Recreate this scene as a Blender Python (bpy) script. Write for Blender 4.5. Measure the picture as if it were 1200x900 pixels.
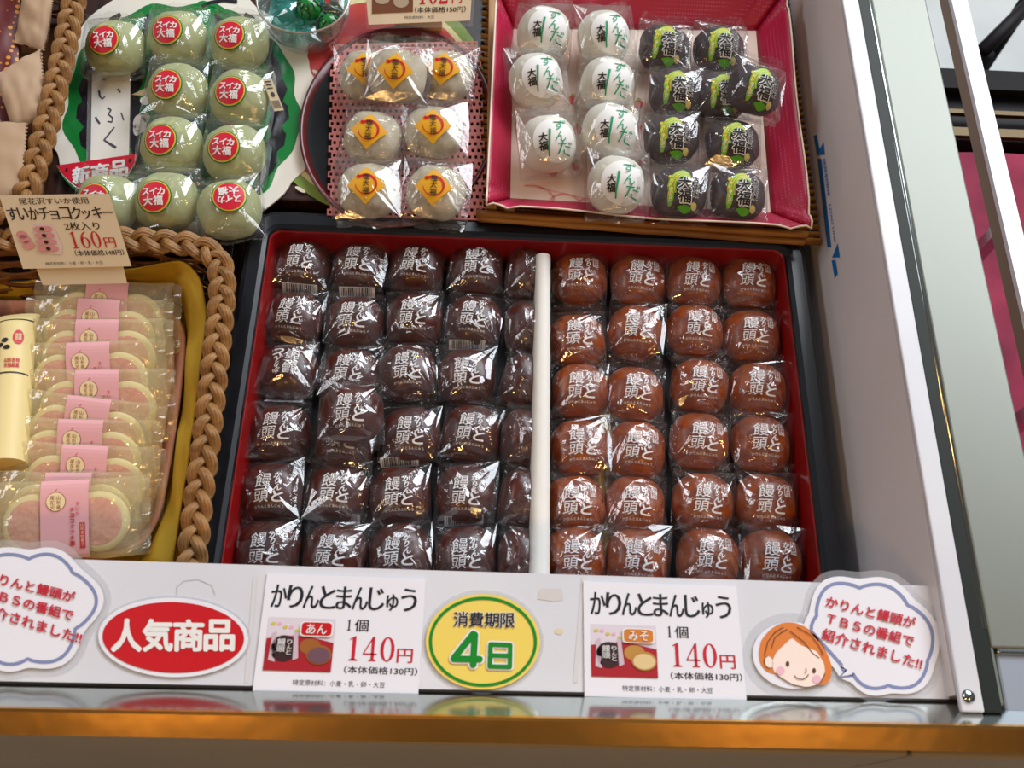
import bpy, bmesh, math, random
from mathutils import Vector, Matrix, Euler, noise
R = random.Random(7)
SC = bpy.context.scene
for o in list(bpy.data.objects): bpy.data.objects.remove(o)
rad = math.radians
# ------------------------------------------------------------------ camera, world, light, exposure
FPX = 1150.0
ROT = Euler((rad(25.18), rad(-2.34), rad(1.12)), 'XYZ').to_matrix()
FWD = ROT @ Vector((0, 0, -1))
CAM = Vector((0, 0, .03)) - FWD * .918
cd = bpy.data.cameras.new('camera'); cam = bpy.data.objects.new('camera', cd); SC.collection.objects.link(cam)
cd.sensor_fit = 'HORIZONTAL'; cd.sensor_width = 36; cd.lens = FPX / 1200 * 36
cd.clip_start = .05; cd.clip_end = 60
cam.matrix_world = Matrix.Translation(CAM) @ ROT.to_4x4()
cd.dof.use_dof = True; cd.dof.focus_distance = .93; cd.dof.aperture_fstop = 9.0
SC.camera = cam
SC.view_settings.view_transform = 'Standard'; SC.view_settings.look = 'None'
SC.view_settings.gamma = 1; SC.view_settings.use_curve_mapping = False
SC.view_settings.exposure = -0.33
SC.cycles.transparent_max_bounces = 24; SC.cycles.max_bounces = 8
SC.cycles.use_denoising = True
SC.cycles.sample_clamp_indirect = 6

W = bpy.data.worlds.new('world'); SC.world = W; W.use_nodes = True
wn, wl = W.node_tree.nodes, W.node_tree.links
bg = wn['Background']
tc = wn.new('ShaderNodeTexCoord'); vm = wn.new('ShaderNodeVectorMath'); vm.operation = 'DOT_PRODUCT'
vm.inputs[1].default_value = (.30, .62, .72)
wl.new(tc.outputs['Generated'], vm.inputs[0])
cr = wn.new('ShaderNodeValToRGB'); wl.new(vm.outputs['Value'], cr.inputs[0])
e = cr.color_ramp.elements
e[0].position = 0.0; e[0].color = (.22, .205, .20, 1)
e[1].position = 1.0; e[1].color = (.80, .88, 1.0, 1)
k = e.new(.45); k.color = (.27, .255, .25, 1)
k = e.new(.80); k.color = (.62, .66, .74, 1)
wl.new(cr.outputs[0], bg.inputs[0]); bg.inputs[1].default_value = .46

def area(name, loc, target, size, power, col, sy=None):
    l = bpy.data.lights.new(name, 'AREA'); l.size = size; l.energy = power; l.color = col
    if sy: l.shape = 'RECTANGLE'; l.size_y = sy
    o = bpy.data.objects.new(name, l); SC.collection.objects.link(o); o.location = loc
    o.rotation_euler = (Vector(target) - Vector(loc)).to_track_quat('-Z', 'Y').to_euler()
    o['kind'] = 'structure'
    return o
area('daylight_opening', (1.25, 1.75, 1.9), (0, .1, 0), 3.0, 110, (.88, .94, 1), 1.2)
area('street_daylight', (2.6, 3.4, 2.6), (2.0, 3.0, -1), 2.5, 90, (.95, .97, 1))
area('left_fill_light', (-1.7, .35, 1.6), (0, .1, 0), 1.6, 13, (.97, .97, 1), .35)  # fill lamp added at left to brighten the side panel and film
for lx, lp in ((-.62, 4.5), (.60, 5.0), (-.12, 1.6)):
    area('warm_shop_lamp', (lx, -1.15, 1.41 if abs(lx) > .3 else 1.8), (lx * .4, .1, 0), .11, lp, (1, .56, .18))

# ------------------------------------------------------------------ helpers
def P(u, v, z=0.0):
    d = ROT @ Vector(((u - 600) / FPX, (450 - v) / FPX, -1)); return CAM + d * ((z - CAM.z) / d.z)
def PP(u, v, p, n):
    d = ROT @ Vector(((u - 600) / FPX, (450 - v) / FPX, -1)); return CAM + d * ((p - CAM).dot(n) / d.dot(n))
def lin(h):
    h = h.lstrip('#'); c = [int(h[i:i + 2], 16) / 255 for i in (0, 2, 4)]
    return tuple(x / 12.92 if x <= .04045 else ((x + .055) / 1.055) ** 2.4 for x in c) + (1,)
M_ = {}
def mat(name, col, rough=.5, metal=0, coat=0, spec=.5, col2=None, scale=40, bump=0, bscale=200, sss=0, trans=0, stretch=None, lo=.35, hi=.65, ior=1.45):
    if name in M_: return M_[name]
    m = bpy.data.materials.new(name); m.use_nodes = True; M_[name] = m
    nt = m.node_tree; b = nt.nodes['Principled BSDF']
    c = lin(col) if isinstance(col, str) else col
    b.inputs['Base Color'].default_value = c; m.diffuse_color = c
    b.inputs['Roughness'].default_value = rough; b.inputs['Metallic'].default_value = metal
    b.inputs['Coat Weight'].default_value = coat; b.inputs['Coat Roughness'].default_value = .12
    b.inputs['Specular IOR Level'].default_value = spec; b.inputs['IOR'].default_value = ior
    b.inputs['Transmission Weight'].default_value = trans
    if sss:
        b.inputs['Subsurface Weight'].default_value = sss; b.inputs['Subsurface Radius'].default_value = (.006, .005, .004)
        b.inputs['Subsurface Scale'].default_value = 1
    if col2 or bump:
        t = nt.nodes.new('ShaderNodeTexCoord'); mp = nt.nodes.new('ShaderNodeMapping')
        nt.links.new(t.outputs['Object'], mp.inputs[0])
        if stretch: mp.inputs['Scale'].default_value = stretch
    if col2:
        n = nt.nodes.new('ShaderNodeTexNoise'); n.inputs['Scale'].default_value = scale; n.inputs['Detail'].default_value = 5
        nt.links.new(mp.outputs[0], n.inputs[0])
        r = nt.nodes.new('ShaderNodeValToRGB'); nt.links.new(n.outputs[0], r.inputs[0])
        r.color_ramp.elements[0].position = lo; r.color_ramp.elements[1].position = hi
        r.color_ramp.elements[0].color = c; r.color_ramp.elements[1].color = lin(col2)
        nt.links.new(r.outputs[0], b.inputs['Base Color'])
    if bump:
        n = nt.nodes.new('ShaderNodeTexNoise'); n.inputs['Scale'].default_value = bscale
        nt.links.new(mp.outputs[0], n.inputs[0])
        bp = nt.nodes.new('ShaderNodeBump'); bp.inputs['Strength'].default_value = bump; bp.inputs['Distance'].default_value = .001
        nt.links.new(n.outputs[0], bp.inputs['Height']); nt.links.new(bp.outputs[0], b.inputs['Normal'])
    return m
def film(name, tint=(1, 1, 1, 1), haze=.03, rough=.07, gain=2.0, base=.03, hazecol=(.9, .9, .92, 1), bump=.25):
    if name in M_: return M_[name]
    m = bpy.data.materials.new(name); m.use_nodes = True; M_[name] = m
    nt = m.node_tree; nt.nodes.clear(); N = nt.nodes.new; L = nt.links.new
    out = N('ShaderNodeOutputMaterial'); tr = N('ShaderNodeBsdfTransparent'); tr.inputs[0].default_value = tint
    gl = N('ShaderNodeBsdfGlossy'); gl.inputs['Roughness'].default_value = rough
    df = N('ShaderNodeBsdfDiffuse'); df.inputs[0].default_value = hazecol
    ge = N('ShaderNodeNewGeometry'); dp = N('ShaderNodeVectorMath'); dp.operation = 'DOT_PRODUCT'; L(ge.outputs['Normal'], dp.inputs[0]); L(ge.outputs['Incoming'], dp.inputs[1])
    ab = N('ShaderNodeMath'); ab.operation = 'ABSOLUTE'; L(dp.outputs['Value'], ab.inputs[0])
    om = N('ShaderNodeMath'); om.operation = 'SUBTRACT'; om.inputs[0].default_value = 1; L(ab.outputs[0], om.inputs[1])
    pw = N('ShaderNodeMath'); pw.operation = 'POWER'; pw.inputs[1].default_value = 5; L(om.outputs[0], pw.inputs[0])
    fr = N('ShaderNodeMath'); fr.operation = 'MULTIPLY_ADD'; fr.inputs[1].default_value = .5; fr.inputs[2].default_value = .04; L(pw.outputs[0], fr.inputs[0])
    mu = N('ShaderNodeMath'); mu.operation = 'MULTIPLY_ADD'; mu.inputs[1].default_value = gain; mu.inputs[2].default_value = base; mu.use_clamp = True
    L(fr.outputs[0], mu.inputs[0])
    t = N('ShaderNodeTexCoord'); n = N('ShaderNodeTexNoise'); n.inputs['Scale'].default_value = 180; n.inputs['Detail'].default_value = 3
    L(t.outputs['Object'], n.inputs[0]); bp = N('ShaderNodeBump'); bp.inputs['Strength'].default_value = bump; bp.inputs['Distance'].default_value = .002
    L(n.outputs[0], bp.inputs['Height']); L(bp.outputs[0], gl.inputs['Normal'])
    m1 = N('ShaderNodeMixShader'); m1.inputs[0].default_value = haze; L(tr.outputs[0], m1.inputs[1]); L(df.outputs[0], m1.inputs[2])
    m2 = N('ShaderNodeMixShader'); L(mu.outputs[0], m2.inputs[0]); L(m1.outputs[0], m2.inputs[1]); L(gl.outputs[0], m2.inputs[2])
    L(m2.outputs[0], out.inputs[0]); return m

class MB:
    def __init__(s): s.v = []; s.f = []; s.mi = []; s.sm = []; s.m = []
    def add(s, vs, fs, m, smooth=True):
        o = len(s.v); s.v += [tuple(p) for p in vs]
        if m not in s.m: s.m.append(m)
        k = s.m.index(m)
        for f in fs: s.f.append([i + o for i in f]); s.mi.append(k); s.sm.append(smooth)
        return s
    def build(s, name):
        me = bpy.data.meshes.new(name); me.from_pydata(s.v, [], s.f)
        for m in s.m: me.materials.append(m)
        me.polygons.foreach_set('material_index', s.mi); me.polygons.foreach_set('use_smooth', s.sm)
        me.update(); return me
    def poly(s, pts, m): return s.add(pts, [list(range(len(pts)))], m, False)
    def box(s, c, sz, m, rz=0, bev=0):
        bm = bmesh.new(); bmesh.ops.create_cube(bm, size=1)
        for v in bm.verts: v.co = Vector((v.co.x * sz[0], v.co.y * sz[1], v.co.z * sz[2]))
        if bev: bmesh.ops.bevel(bm, geom=bm.edges[:], offset=bev, segments=2, affect='EDGES', profile=.5)
        q = Matrix.Rotation(rz, 3, 'Z'); bm.verts.index_update()
        s.add([q @ v.co + Vector(c) for v in bm.verts], [[v.index for v in f.verts] for f in bm.faces], m, False); bm.free(); return s
    def tube(s, path, r, m, n=8, closed=False, cap=True, flat=1.0):
        path = [Vector(p) for p in path]; N = len(path); vs = []; fs = []
        up = Vector((0, 0, 1))
        for i, p in enumerate(path):
            a = path[(i - 1) % N] if (closed or i > 0) else p; b = path[(i + 1) % N] if (closed or i < N - 1) else p
            t = (b - a).normalized(); u = up if abs(t.z) < .95 else Vector((1, 0, 0))
            x = t.cross(u).normalized(); y = x.cross(t)
            rr = r(i / (N - 1)) if callable(r) else r
            for k in range(n):
                w = 2 * math.pi * k / n; vs.append(p + x * (rr * math.cos(w)) + y * (rr * flat * math.sin(w)))
        for i in range(N if closed else N - 1):
            for k in range(n):
                j = (i + 1) % N; fs.append([i * n + k, i * n + (k + 1) % n, j * n + (k + 1) % n, j * n + k])
        if cap and not closed: fs += [list(range(n - 1, -1, -1)), [(N - 1) * n + k for k in range(n)]]
        return s.add(vs, fs, m)
    def grid(s, fn, nu, nv, m, smooth=True, wrap=False):
        vs = [fn(i / nu, j / nv) for i in range(nu + (0 if wrap else 1)) for j in range(nv + 1)]
        fs = []
        for i in range(nu):
            for j in range(nv):
                a = i * (nv + 1) + j; b = ((i + 1) % nu if wrap else i + 1) * (nv + 1) + j
                fs.append([a, b, b + 1, a + 1])
        return s.add(vs, fs, m, smooth)
    def prism(s, pts, z0, z1, m, smooth=False):
        n = len(pts); vs = [(p[0], p[1], z0) for p in pts] + [(p[0], p[1], z1) for p in pts]
        return s.add(vs, [list(range(n - 1, -1, -1)), list(range(n, 2 * n))] + [[i, (i + 1) % n, n + (i + 1) % n, n + i] for i in range(n)], m, smooth)
    def lathe(s, prof, m, n=32, c=(0, 0, 0), sx=1, sy=1):
        def fn(u, v):
            a = 2 * math.pi * u; k = v * (len(prof) - 1); i = min(int(k + 1e-6), len(prof) - 1); r, z = prof[i]
            return (c[0] + sx * r * math.cos(a), c[1] + sy * r * math.sin(a), c[2] + z)
        return s.grid(fn, n, len(prof) - 1, m, True, True)
COLL = SC.collection
def tag(o, label=None, cat=None, group=None, kind=None):
    if label: o['label'] = label
    if cat: o['category'] = cat
    if group: o['group'] = group
    if kind: o['kind'] = kind
    return o
def O(name, mb, parent=None, label=None, cat=None, group=None, kind=None, solid=0, sub=0):
    me = mb.build(name) if isinstance(mb, MB) else mb
    o = bpy.data.objects.new(name, me); COLL.objects.link(o)
    if parent: o.parent = parent
    if solid:
        md = o.modifiers.new('s', 'SOLIDIFY'); md.thickness = solid; md.offset = -1
    if sub:
        md = o.modifiers.new('u', 'SUBSURF'); md.levels = sub; md.render_levels = sub
    return tag(o, label, cat, group, kind)
def E_(name, loc, label, cat, group=None, rz=0):
    o = bpy.data.objects.new(name, None); COLL.objects.link(o); o.location = loc; o.rotation_euler = (0, 0, rz)
    o.empty_display_size = .02
    return tag(o, label, cat, group)
_T = {}
def tdata(s, bold=0.0):
    if (s, bold) in _T: return _T[(s, bold)]
    c = bpy.data.curves.new('t', 'FONT'); c.body = s; c.size = 1; c.resolution_u = 3; c.offset = bold
    o = bpy.data.objects.new('t', c); me = o.to_mesh()
    vs = [(v.co.x, v.co.y) for v in me.vertices]; fs = [list(p.vertices) for p in me.polygons]
    o.to_mesh_clear(); bpy.data.objects.remove(o); bpy.data.curves.remove(c)
    x0 = min(p[0] for p in vs); x1 = max(p[0] for p in vs); y0 = min(p[1] for p in vs); y1 = max(p[1] for p in vs)
    _T[(s, bold)] = ([((p[0] - x0) / (x1 - x0), (p[1] - y0) / (y1 - y0)) for p in vs], fs, (x1 - x0, y1 - y0))
    return _T[(s, bold)]
def txt(mb, s, fn, m, bold=0.0, xb=0.0):
    """s fitted to the unit square, mapped through fn(s, t); xb thickens only the upright strokes (a serif look)"""
    vs, fs, (w, h) = tdata(s)
    b = bold * .8
    ds = [(b * math.cos(k * math.pi / 4), b * math.sin(k * math.pi / 4)) for k in range(8)] if b > .004 else [(-xb, 0), (xb, 0)] if xb else [(0, 0)]
    k = 1 + 2 * b / min(w, h) if b > .004 else 1
    for i, (dx, dy) in enumerate(ds): mb.add([Vector(fn(a + dx / w, c + dy / h)) + Vector((0, 0, i * .00003)) for a, c in vs], fs, m, False)
def bil(tl, tr, br, bl, S):
    """unit square -> picture quad -> the surface S(u, v)"""
    def fn(s, t):
        x = (1 - t) * ((1 - s) * bl[0] + s * br[0]) + t * ((1 - s) * tl[0] + s * tr[0])
        y = (1 - t) * ((1 - s) * bl[1] + s * br[1]) + t * ((1 - s) * tl[1] + s * tr[1])
        return S(x, y)
    return fn
def resample(pts, n, closed=False):
    pts = [Vector(p) for p in pts] + ([Vector(pts[0])] if closed else [])
    L = [0]
    for a, b in zip(pts, pts[1:]): L.append(L[-1] + (b - a).length)
    out = []
    for i in range(n):
        t = L[-1] * i / (n if closed else n - 1); k = 0
        while k < len(L) - 2 and L[k + 1] < t: k += 1
        f = (t - L[k]) / max(1e-9, L[k + 1] - L[k]); out.append(pts[k].lerp(pts[k + 1], f))
    return out
def smoothpath(pts, n, it=3, closed=False):
    q = resample(pts, n, closed)
    for _ in range(it):
        r = list(q)
        for i in range(len(q)):
            if closed or 0 < i < len(q) - 1: r[i] = (q[i - 1] + q[i] * 2 + q[(i + 1) % len(q)]) / 4
        q = r
    return q
def nz(x, y, z, s=1): return noise.noise(Vector((x * s, y * s, z * s)))

# ------------------------------------------------------------------ materials
white_paint = mat('white_paint', '#dcdce0', .35, col2='#d2d2d8', scale=6)
white_wall = mat('white_wall', '#e6dfdf', .4, col2='#dcd5d6', scale=5)
steel = mat('brushed_steel', '#b9c0be', .16, metal=1, bump=.05, bscale=60, stretch=(8, .3, 8))
steel_rim = mat('steel_rim', '#80837a', .38, metal=.3, bump=.1, bscale=40, stretch=(1, .2, 1))
groove_m = mat('groove_metal', '#20251f', .5, spec=.25)
warmsteel = mat('warmsteel', '#d9a558', .22, metal=1, bump=.3, bscale=30, col2='#cf9a50', scale=20)  # steel front edge, its warm reflection put into the base colour
beige = mat('beige_enamel', '#a39072', .5, col2='#9a886b', scale=4)
darkwood = mat('dark_wood', '#1f0f09', .4, coat=.2, col2='#3a1b10', scale=30, stretch=(6, .5, 1))
lacquer = mat('black_lacquer', '#0b0d13', .32, coat=.3)
redlac = mat('red_lacquer', '#86080a', .4, coat=.2)
paperwhite = mat('white_paper', '#e4e0d8', .7, bump=.3, bscale=90)
cardwhite = mat('card_white', '#e6e4ea', .4)
cream = mat('cream_card', '#e4cfae', .5)
ink = mat('black_ink', '#15151c', .5); inkred = mat('red_ink', '#c4122c', .5); inkgrey = mat('grey_ink', '#46464e', .5)
red = mat('sign_red', '#c40d18', .4); yellow = mat('sign_yellow', '#ecd060', .4); green = mat('sign_green', '#0a8322', .4)
stroke_white = mat('white_print', '#e9e6e2', .5); print_white = mat('wrapper_print', '#e0dcdb', .45)
orange = mat('hair_orange', '#d9792c', .5); skin = mat('illustration_skin', '#f4dfd2', .5); blush = mat('blush_pink', '#eab6c4', .5)
bluegrey = mat('outline_bluegrey', '#7d86ad', .5); brownline = mat('brown_line', '#5a3218', .5)
tagorange = mat('tag_orange', '#d0791c', .5)
lam = film('lamination', (1, 1, 1, 1), .10, .08, 1.2, .02, bump=.02)
wrap = film('clear_wrapper', (.99, .99, .99, 1), .012, .04, 2.0, .045)
wrap2 = film('soft_wrapper', (.985, .985, .98, 1), .03, .055, 2.0, .035)
an_skin = mat('dark_bun_skin', '#3a1005', .36, coat=.25, col2='#541c07', scale=70, bump=.35, bscale=160)
miso_skin = mat('brown_bun_skin', '#762c02', .36, coat=.25, col2='#9c4a0c', scale=70, bump=.35, bscale=160)
bar_white = mat('barcode_white', '#d8d8dc', .4)
green_mochi = mat('green_mochi', '#a9ae78', .62, col2='#b4b98a', scale=50, sss=.15)
white_mochi = mat('white_mochi', '#e2ddd0', .65, col2='#d9d2c0', scale=40, sss=.15)
salt_mochi = mat('salt_mochi', '#c9bea6', .65, col2='#94825f', scale=55, sss=.1, lo=.42, hi=.72)
dark_mochi = mat('dark_mochi', '#3a2a2a', .6, col2='#4b393a', scale=60)
gold = mat('gold_sticker', '#e2a318', .4); limegreen = mat('lime', '#7dbb2a', .45); wheat = mat('wheat_yellow', '#d8c23c', .45)
mint = mat('mint_green_print', '#109a6c', .45)
melon = mat('melon_red', '#cf1430', .45); rind = mat('rind_green', '#0f6a30', .45)
wicker = mat('wicker', '#a97c48', .5, col2='#7d552a', scale=45, stretch=(1, 1, 6), lo=.3, hi=.7)
wicker_d = mat('wicker_strands', '#8a5a2c', .5, col2='#5d3717', scale=60, lo=.3, hi=.7)
mustard = mat('mustard_cloth', '#c8a02a', .8, col2='#b78f1c', scale=20, bump=.2, bscale=300)
pinkwood = mat('pink_wood_tray', '#d49a84', .5, col2='#c08066', scale=25, stretch=(3, .6, 1))
magenta = None

# ------------------------------------------------------------------ setting: the show case
ZR = .14                                     # height of the front price board and rim
def add_case():
    root = E_('display_case', (0, 0, -.9), 'white open chilled display case with steel rims and warm-tinted front edge holding all the sweets', 'display case')
    dz = Vector((0, 0, .9))
    def part(name, mb):
        mb.v = [tuple(Vector(p) + dz) for p in mb.v]; return O(name, mb, root)
    XW = .315
    mb = MB()
    for i in range(46):                      # dark slats of the case floor
        x = -.80 + i * .0243; mb.box((x + .012, .24, -.012), (.0232, .98, .012), darkwood, bev=.0015)
    part('slatted_base', mb)
    mb = MB(); q = [(XW - .0145, -.012), (XW, .1505), (XW + .02, .1505), (XW + .02, -.012)]
    mb.add([(x, y, z) for y in (-.288, .78) for x, z in q], [[0, 1, 5, 4], [1, 2, 6, 5], [2, 3, 7, 6], [3, 0, 4, 7], [3, 2, 1, 0], [4, 5, 6, 7]], white_wall, False); part('side_panel', mb)
    mb = MB(); mb.box((-.19, .755, .02), (1.2, .03, .26), white_wall); part('back_panel', mb)
    mb = MB(); mb.box((-.815, .26, .02), (.03, 1.04, .26), white_wall); part('side_panel', mb)
    mb = MB(); mb.box((-.24, -.245, .01), (1.15, .012, .24), white_wall); part('front_panel', mb)
    yb = -.262
    mb = MB(); mb.box((XW + .0085, .24, .1535), (.0165, 1.08, .005), white_paint, bev=.0012); part('white_cap', mb)
    mb = MB(); mb.box((XW + .0235, .24, .1485), (.0135, 1.08, .012), groove_m, bev=.001)
    mb.tube([(XW + .0285, yb + .02, .153), (XW + .0285, .78, .153)], .0022, steel, 8); part('rim_groove', mb)
    mb = MB(); mb.box((XW + .0580, .26, .150), (.0555, 1.03, .010), steel_rim, bev=.0015); part('steel_rim', mb)
    mb = MB()                                # corner frame at the near end of the rim, with its screw
    ya, yz = P(1160, 790, .146).y, P(1160, 842, .146).y
    ya = -.250; mb.box((XW + .100, (ya + yz) / 2, .1435), (.13, ya - yz, .012), mat('frame_grey', '#9aa0ab', .4, metal=.3), bev=.002)
    mb.box((XW + .100, ya - .006, .149), (.13, .006, .008), steel, bev=.002)
    mb.box((XW + .024, yb - .008, .146), (.018, .05, .015), steel_rim, bev=.002); part('corner_frame', mb)
    mb = MB(); c = P(1135, 816, .156)
    mb.lathe([(0, .0022), (.0035, .0018), (.0048, 0)], steel, 16, (c.x, c.y, .1562)); mb.box((c.x, c.y, .1585), (.006, .001, .0008), groove_m, .7); part('screw', mb)
    # sill, warm-tinted nose and front
    f0, f1 = P(-160, 799, ZR), P(1113, 823, ZR); f1 = f0 + (f1 - f0) * 1.25
    up = Vector((0, -.56, .83)) * .034; nose = Vector((0, -.94, -.34)) * .0170
    mb = MB(); mb.add([f0, f1, f1 + up, f0 + up], [[0, 1, 2, 3]], steel, False); part('mirror_sill', mb)
    mb = MB(); mb.tube([f0 + Vector((0, .001, 0)), f1 + Vector((0, .001, 0))], .0012, mat('dark_joint', '#2a221c', .8), 6); part('joint_line', mb)
    a = [f0 + up, f1 + up]; mb = MB()
    prof = [Vector((0, .0015, -.001)), Vector((0, 0, .0012)), Vector((0, -.002, .0008)), nose, nose + Vector((0, .002, -.003))]
    mb.grid(lambda u, v: a[0].lerp(a[1], u) + prof[round(v * 4)], 2, 4, warmsteel, False); part('warm_edge', mb)
    y0 = f0.y - .036
    mb = MB()
    for x0, x1 in ((-.85, .284), (.2865, .47)): mb.box(((x0 + x1) / 2, y0 + .02, -.31), (x1 - x0, .03, .88), beige, bev=.002)
    part('front_cladding', mb)
    # load-line sticker: thin blue bar with an arrow head at each end, on the side wall
    blue = mat('sticker_blue', '#1470b8', .45)
    S = lambda u, v: PP(u, v, Vector((XW - .0006, 0, .1505)), Vector((1, 0, -.0892)))
    mb = MB()
    mb.poly([S(*q) for q in ((958, 186), (962.5, 186), (974, 290), (969.5, 290))], blue)
    mb.poly([S(*q) for q in ((953.5, 159), (957, 158), (961, 177), (957, 181))], blue)
    mb.poly([S(*q) for q in ((957, 182), (965, 166), (966.5, 181))], blue)
    mb.poly([S(*q) for q in ((975, 302), (981.5, 285), (984, 301.5))], blue)
    mb.poly([S(*q) for q in ((974.5, 305), (979, 305), (981.5, 321), (978, 326))], blue)
    txt(mb, '積荷制限線　LOAD LINE', bil((967, 185), (980, 283), (977, 284), (963.5, 186), S), blue)
    part('load_line_sticker', mb)
    # stand that lifts the back trays
    mb = MB()
    mb.box((-.555, .435, .018), (.50, .60, .050), darkwood, bev=.002); mb.box((.0, .463, .018), (.60, .55, .050), darkwood, bev=.002); part('back_stand', mb)
add_case()

# ------------------------------------------------------------------ street side beyond the case (right)
def street():
    gm = mat('pavement', '#d9dad6', .8, col2='#c5c7c4', scale=3)
    mb = MB(); mb.box((1, 1.5, -.925), (12, 14, .05), gm); O('floor', mb, kind='structure')
    mb = MB(); mb.box((1, 8.5, .5), (12, .1, 2.8), mat('far_wall', '#b5aca0', .8)); O('wall_back', mb, kind='structure')
    pk = mat('pink_cloth', '#9a2c48', .85, col2='#77203a', scale=16, bump=.5, bscale=25)
    t = E_('side_table', (.75, .3, -.9), 'low table under a crinkled dark pink cloth beyond the steel rim', 'table')
    x0, x1, y0, y1, zt = .415, 1.25, -.22, P(1115, 178, -.02).y, -.02
    mb = MB(); mb.grid(lambda u, v: (x0 - .75 + u * (x1 - x0), y0 - .3 + v * (y1 - y0), zt + .9 + .004 * nz(u * 9, v * 12, 1) - .0), 40, 50, pk)
    for (p, q) in (((x0, y0), (x0, y1)), ((x0, y1), (x1, y1)), ((x1, y1), (x1, y0)), ((x1, y0), (x0, y0))):
        mb.grid(lambda u, v: (p[0] + (q[0] - p[0]) * u - .75 + .01 * math.sin(u * 60) * v, p[1] + (q[1] - p[1]) * u - .3 + .01 * math.sin(u * 55) * v, zt + .9 - v * .75), 60, 4, pk)
    O('tablecloth', mb, t)
    mb = MB()
    for sx in (x0 + .04, x1 - .04):
        for sy in (y0 + .04, y1 - .04): mb.box((sx - .75, sy - .3, .43), (.04, .04, .86), darkwood)
    O('table_frame', mb, t)
    dk = mat('dark_cabinet', '#110d10', .6, spec=.25, col2='#1a1316', scale=8)
    cab = E_('cabinet', (.9, y1 + .3, -.9), 'dark cabinet with a thin gold edge behind the pink table', 'cabinet')
    yb = P(1110, 66, -.02).y
    mb = MB(); mb.box((.05, (y1 + .03 + yb) / 2 - y1 - .3, .43), (.95, yb - y1 - .04, .86), dk, bev=.004); O('body', mb, cab)
    gd = mat('gold_trim', '#4a3818', .4, metal=.5)
    mb = MB(); mb.box((.05, .035 - .3, .872), (.95, .012, .006), gd); mb.box((.05, .065 - .3, .872), (.95, .006, .006), gd); O('gold_trim', mb, cab)
    mb = MB(); mb.box((.05, yb - y1 - .33, .872), (.95, .03, .008), mat('cabinet_edge', '#1c1919', .7, spec=.2)); O('back_edge', mb, cab)
    # leaning metal rail: a mirror-brown side and a bright painted top
    r = E_('metal_rail', (.6, .3, -.9), 'bright white metal rail with mirror brown side over the pink table', 'rail')
    z = .10
    q = [P(1113, -12, z), P(1134, -12, z), P(1203, 300, z), P(1222, 470, z), P(1178, 270, z)]
    a, b = P(1113.5, -8, z), P(1205, 388, z); w = .017; d = (b - a).normalized(); s = Vector((d.y, -d.x, 0)) * -1
    if s.x < 0: s = -s
    b = b + d * .12; a = a - d * .2; off = Vector((.6, .3, -.9))
    mb = MB(); pts = [a, b, b + s * w, a + s * w]
    mb.prism([(p - off) for p in pts], z + .9 - .006, z + .9, mat('rail_white', '#f2f4ff', .3)); O('rail_top', mb, r)
    mb = MB(); pts = [a + s * .001, b + s * .001, b + s * .006, a + s * .006]
    mb.prism([(p - off) for p in pts], z + .9 - .024, z + .9 - .0065, mat('mirror_brown', '#6b4a34', .08, metal=.9)); O('mirror_side', mb, r)
    mb = MB()
    for t_ in (.66, .92): p = a.lerp(b, t_) + s * .013 - off; mb.box((p.x, p.y, .9 + .033), (.012, .012, .100), steel)
    O('post', mb, r)
    mb = MB(); p0, p1 = P(1149, 62, -.3), P(1215, -4, -.3)
    mb.tube([(p0.x, p0.y, -.3), (p1.x, p1.y, -.3)], .012, dk, 8); mb.tube([(p0.x + .012, p0.y, -.3), (p0.x + .012, p0.y, -.9)], .012, dk, 8); mb.tube([(p1.x - .012, p1.y, -.3), (p1.x - .012, p1.y, -.9)], .012, dk, 8)
    O('barrier_bar', mb, label='dark slanting bar standing on the grey pavement at top right', cat='barrier')
street()

# ------------------------------------------------------------------ front price board and its cards
def rpoly(x0, y0, x1, y1, r, n=6):
    o = []
    for cx, cy, a0 in ((x1 - r, y0 + r, -90), (x1 - r, y1 - r, 0), (x0 + r, y1 - r, 90), (x0 + r, y0 + r, 180)):
        for k in range(n + 1): a = rad(a0 + 90 * k / n); o.append((cx + r * math.cos(a), cy + r * math.sin(a)))
    return o
def SZ(z): return lambda u, v: P(u, v, z)
def plate(mb, pts, m, z, th=.0012):
    q = [P(u, v, z) for u, v in pts]; a = sum(q[i].x * q[(i + 1) % len(q)].y - q[(i + 1) % len(q)].x * q[i].y for i in range(len(q)))
    if a < 0: q.reverse()
    mb.prism([(p.x, p.y) for p in q], z - th, z, m)
def flat(mb, pts, m, S): 
    q = [S(u, v) for u, v in pts]
    if (q[1] - q[0]).cross(q[2] - q[1]).z < 0: q.reverse()
    mb.poly(q, m)
def ell(cx, cy, a, b, ang=0, n=64):
    c, s = math.cos(ang), math.sin(ang)
    return [(cx + a * math.cos(t) * c - b * math.sin(t) * s, cy + a * math.cos(t) * s + b * math.sin(t) * c) for t in (2 * math.pi * k / n for k in range(n))]
def ring(mb, pts, w, m, S, closed=True):
    """line of width w (picture px) along pts"""
    n = len(pts); vs = []; fs = []
    for i, p in enumerate(pts):
        a = pts[(i - 1) % n] if closed or i else p; b = pts[(i + 1) % n] if closed or i < n - 1 else p
        dx, dy = b[0] - a[0], b[1] - a[1]; L = math.hypot(dx, dy) or 1; ww = w(i / max(1, n - 1)) if callable(w) else w
        nx, ny = -dy / L * ww / 2, dx / L * ww / 2
        vs += [S(p[0] + nx, p[1] + ny), S(p[0] - nx, p[1] - ny)]
    for i in range(n if closed else n - 1):
        j = (i + 1) % n; fs.append([2 * i, 2 * i + 1, 2 * j + 1, 2 * j])
    mb.add(vs, fs, m, False)
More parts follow.
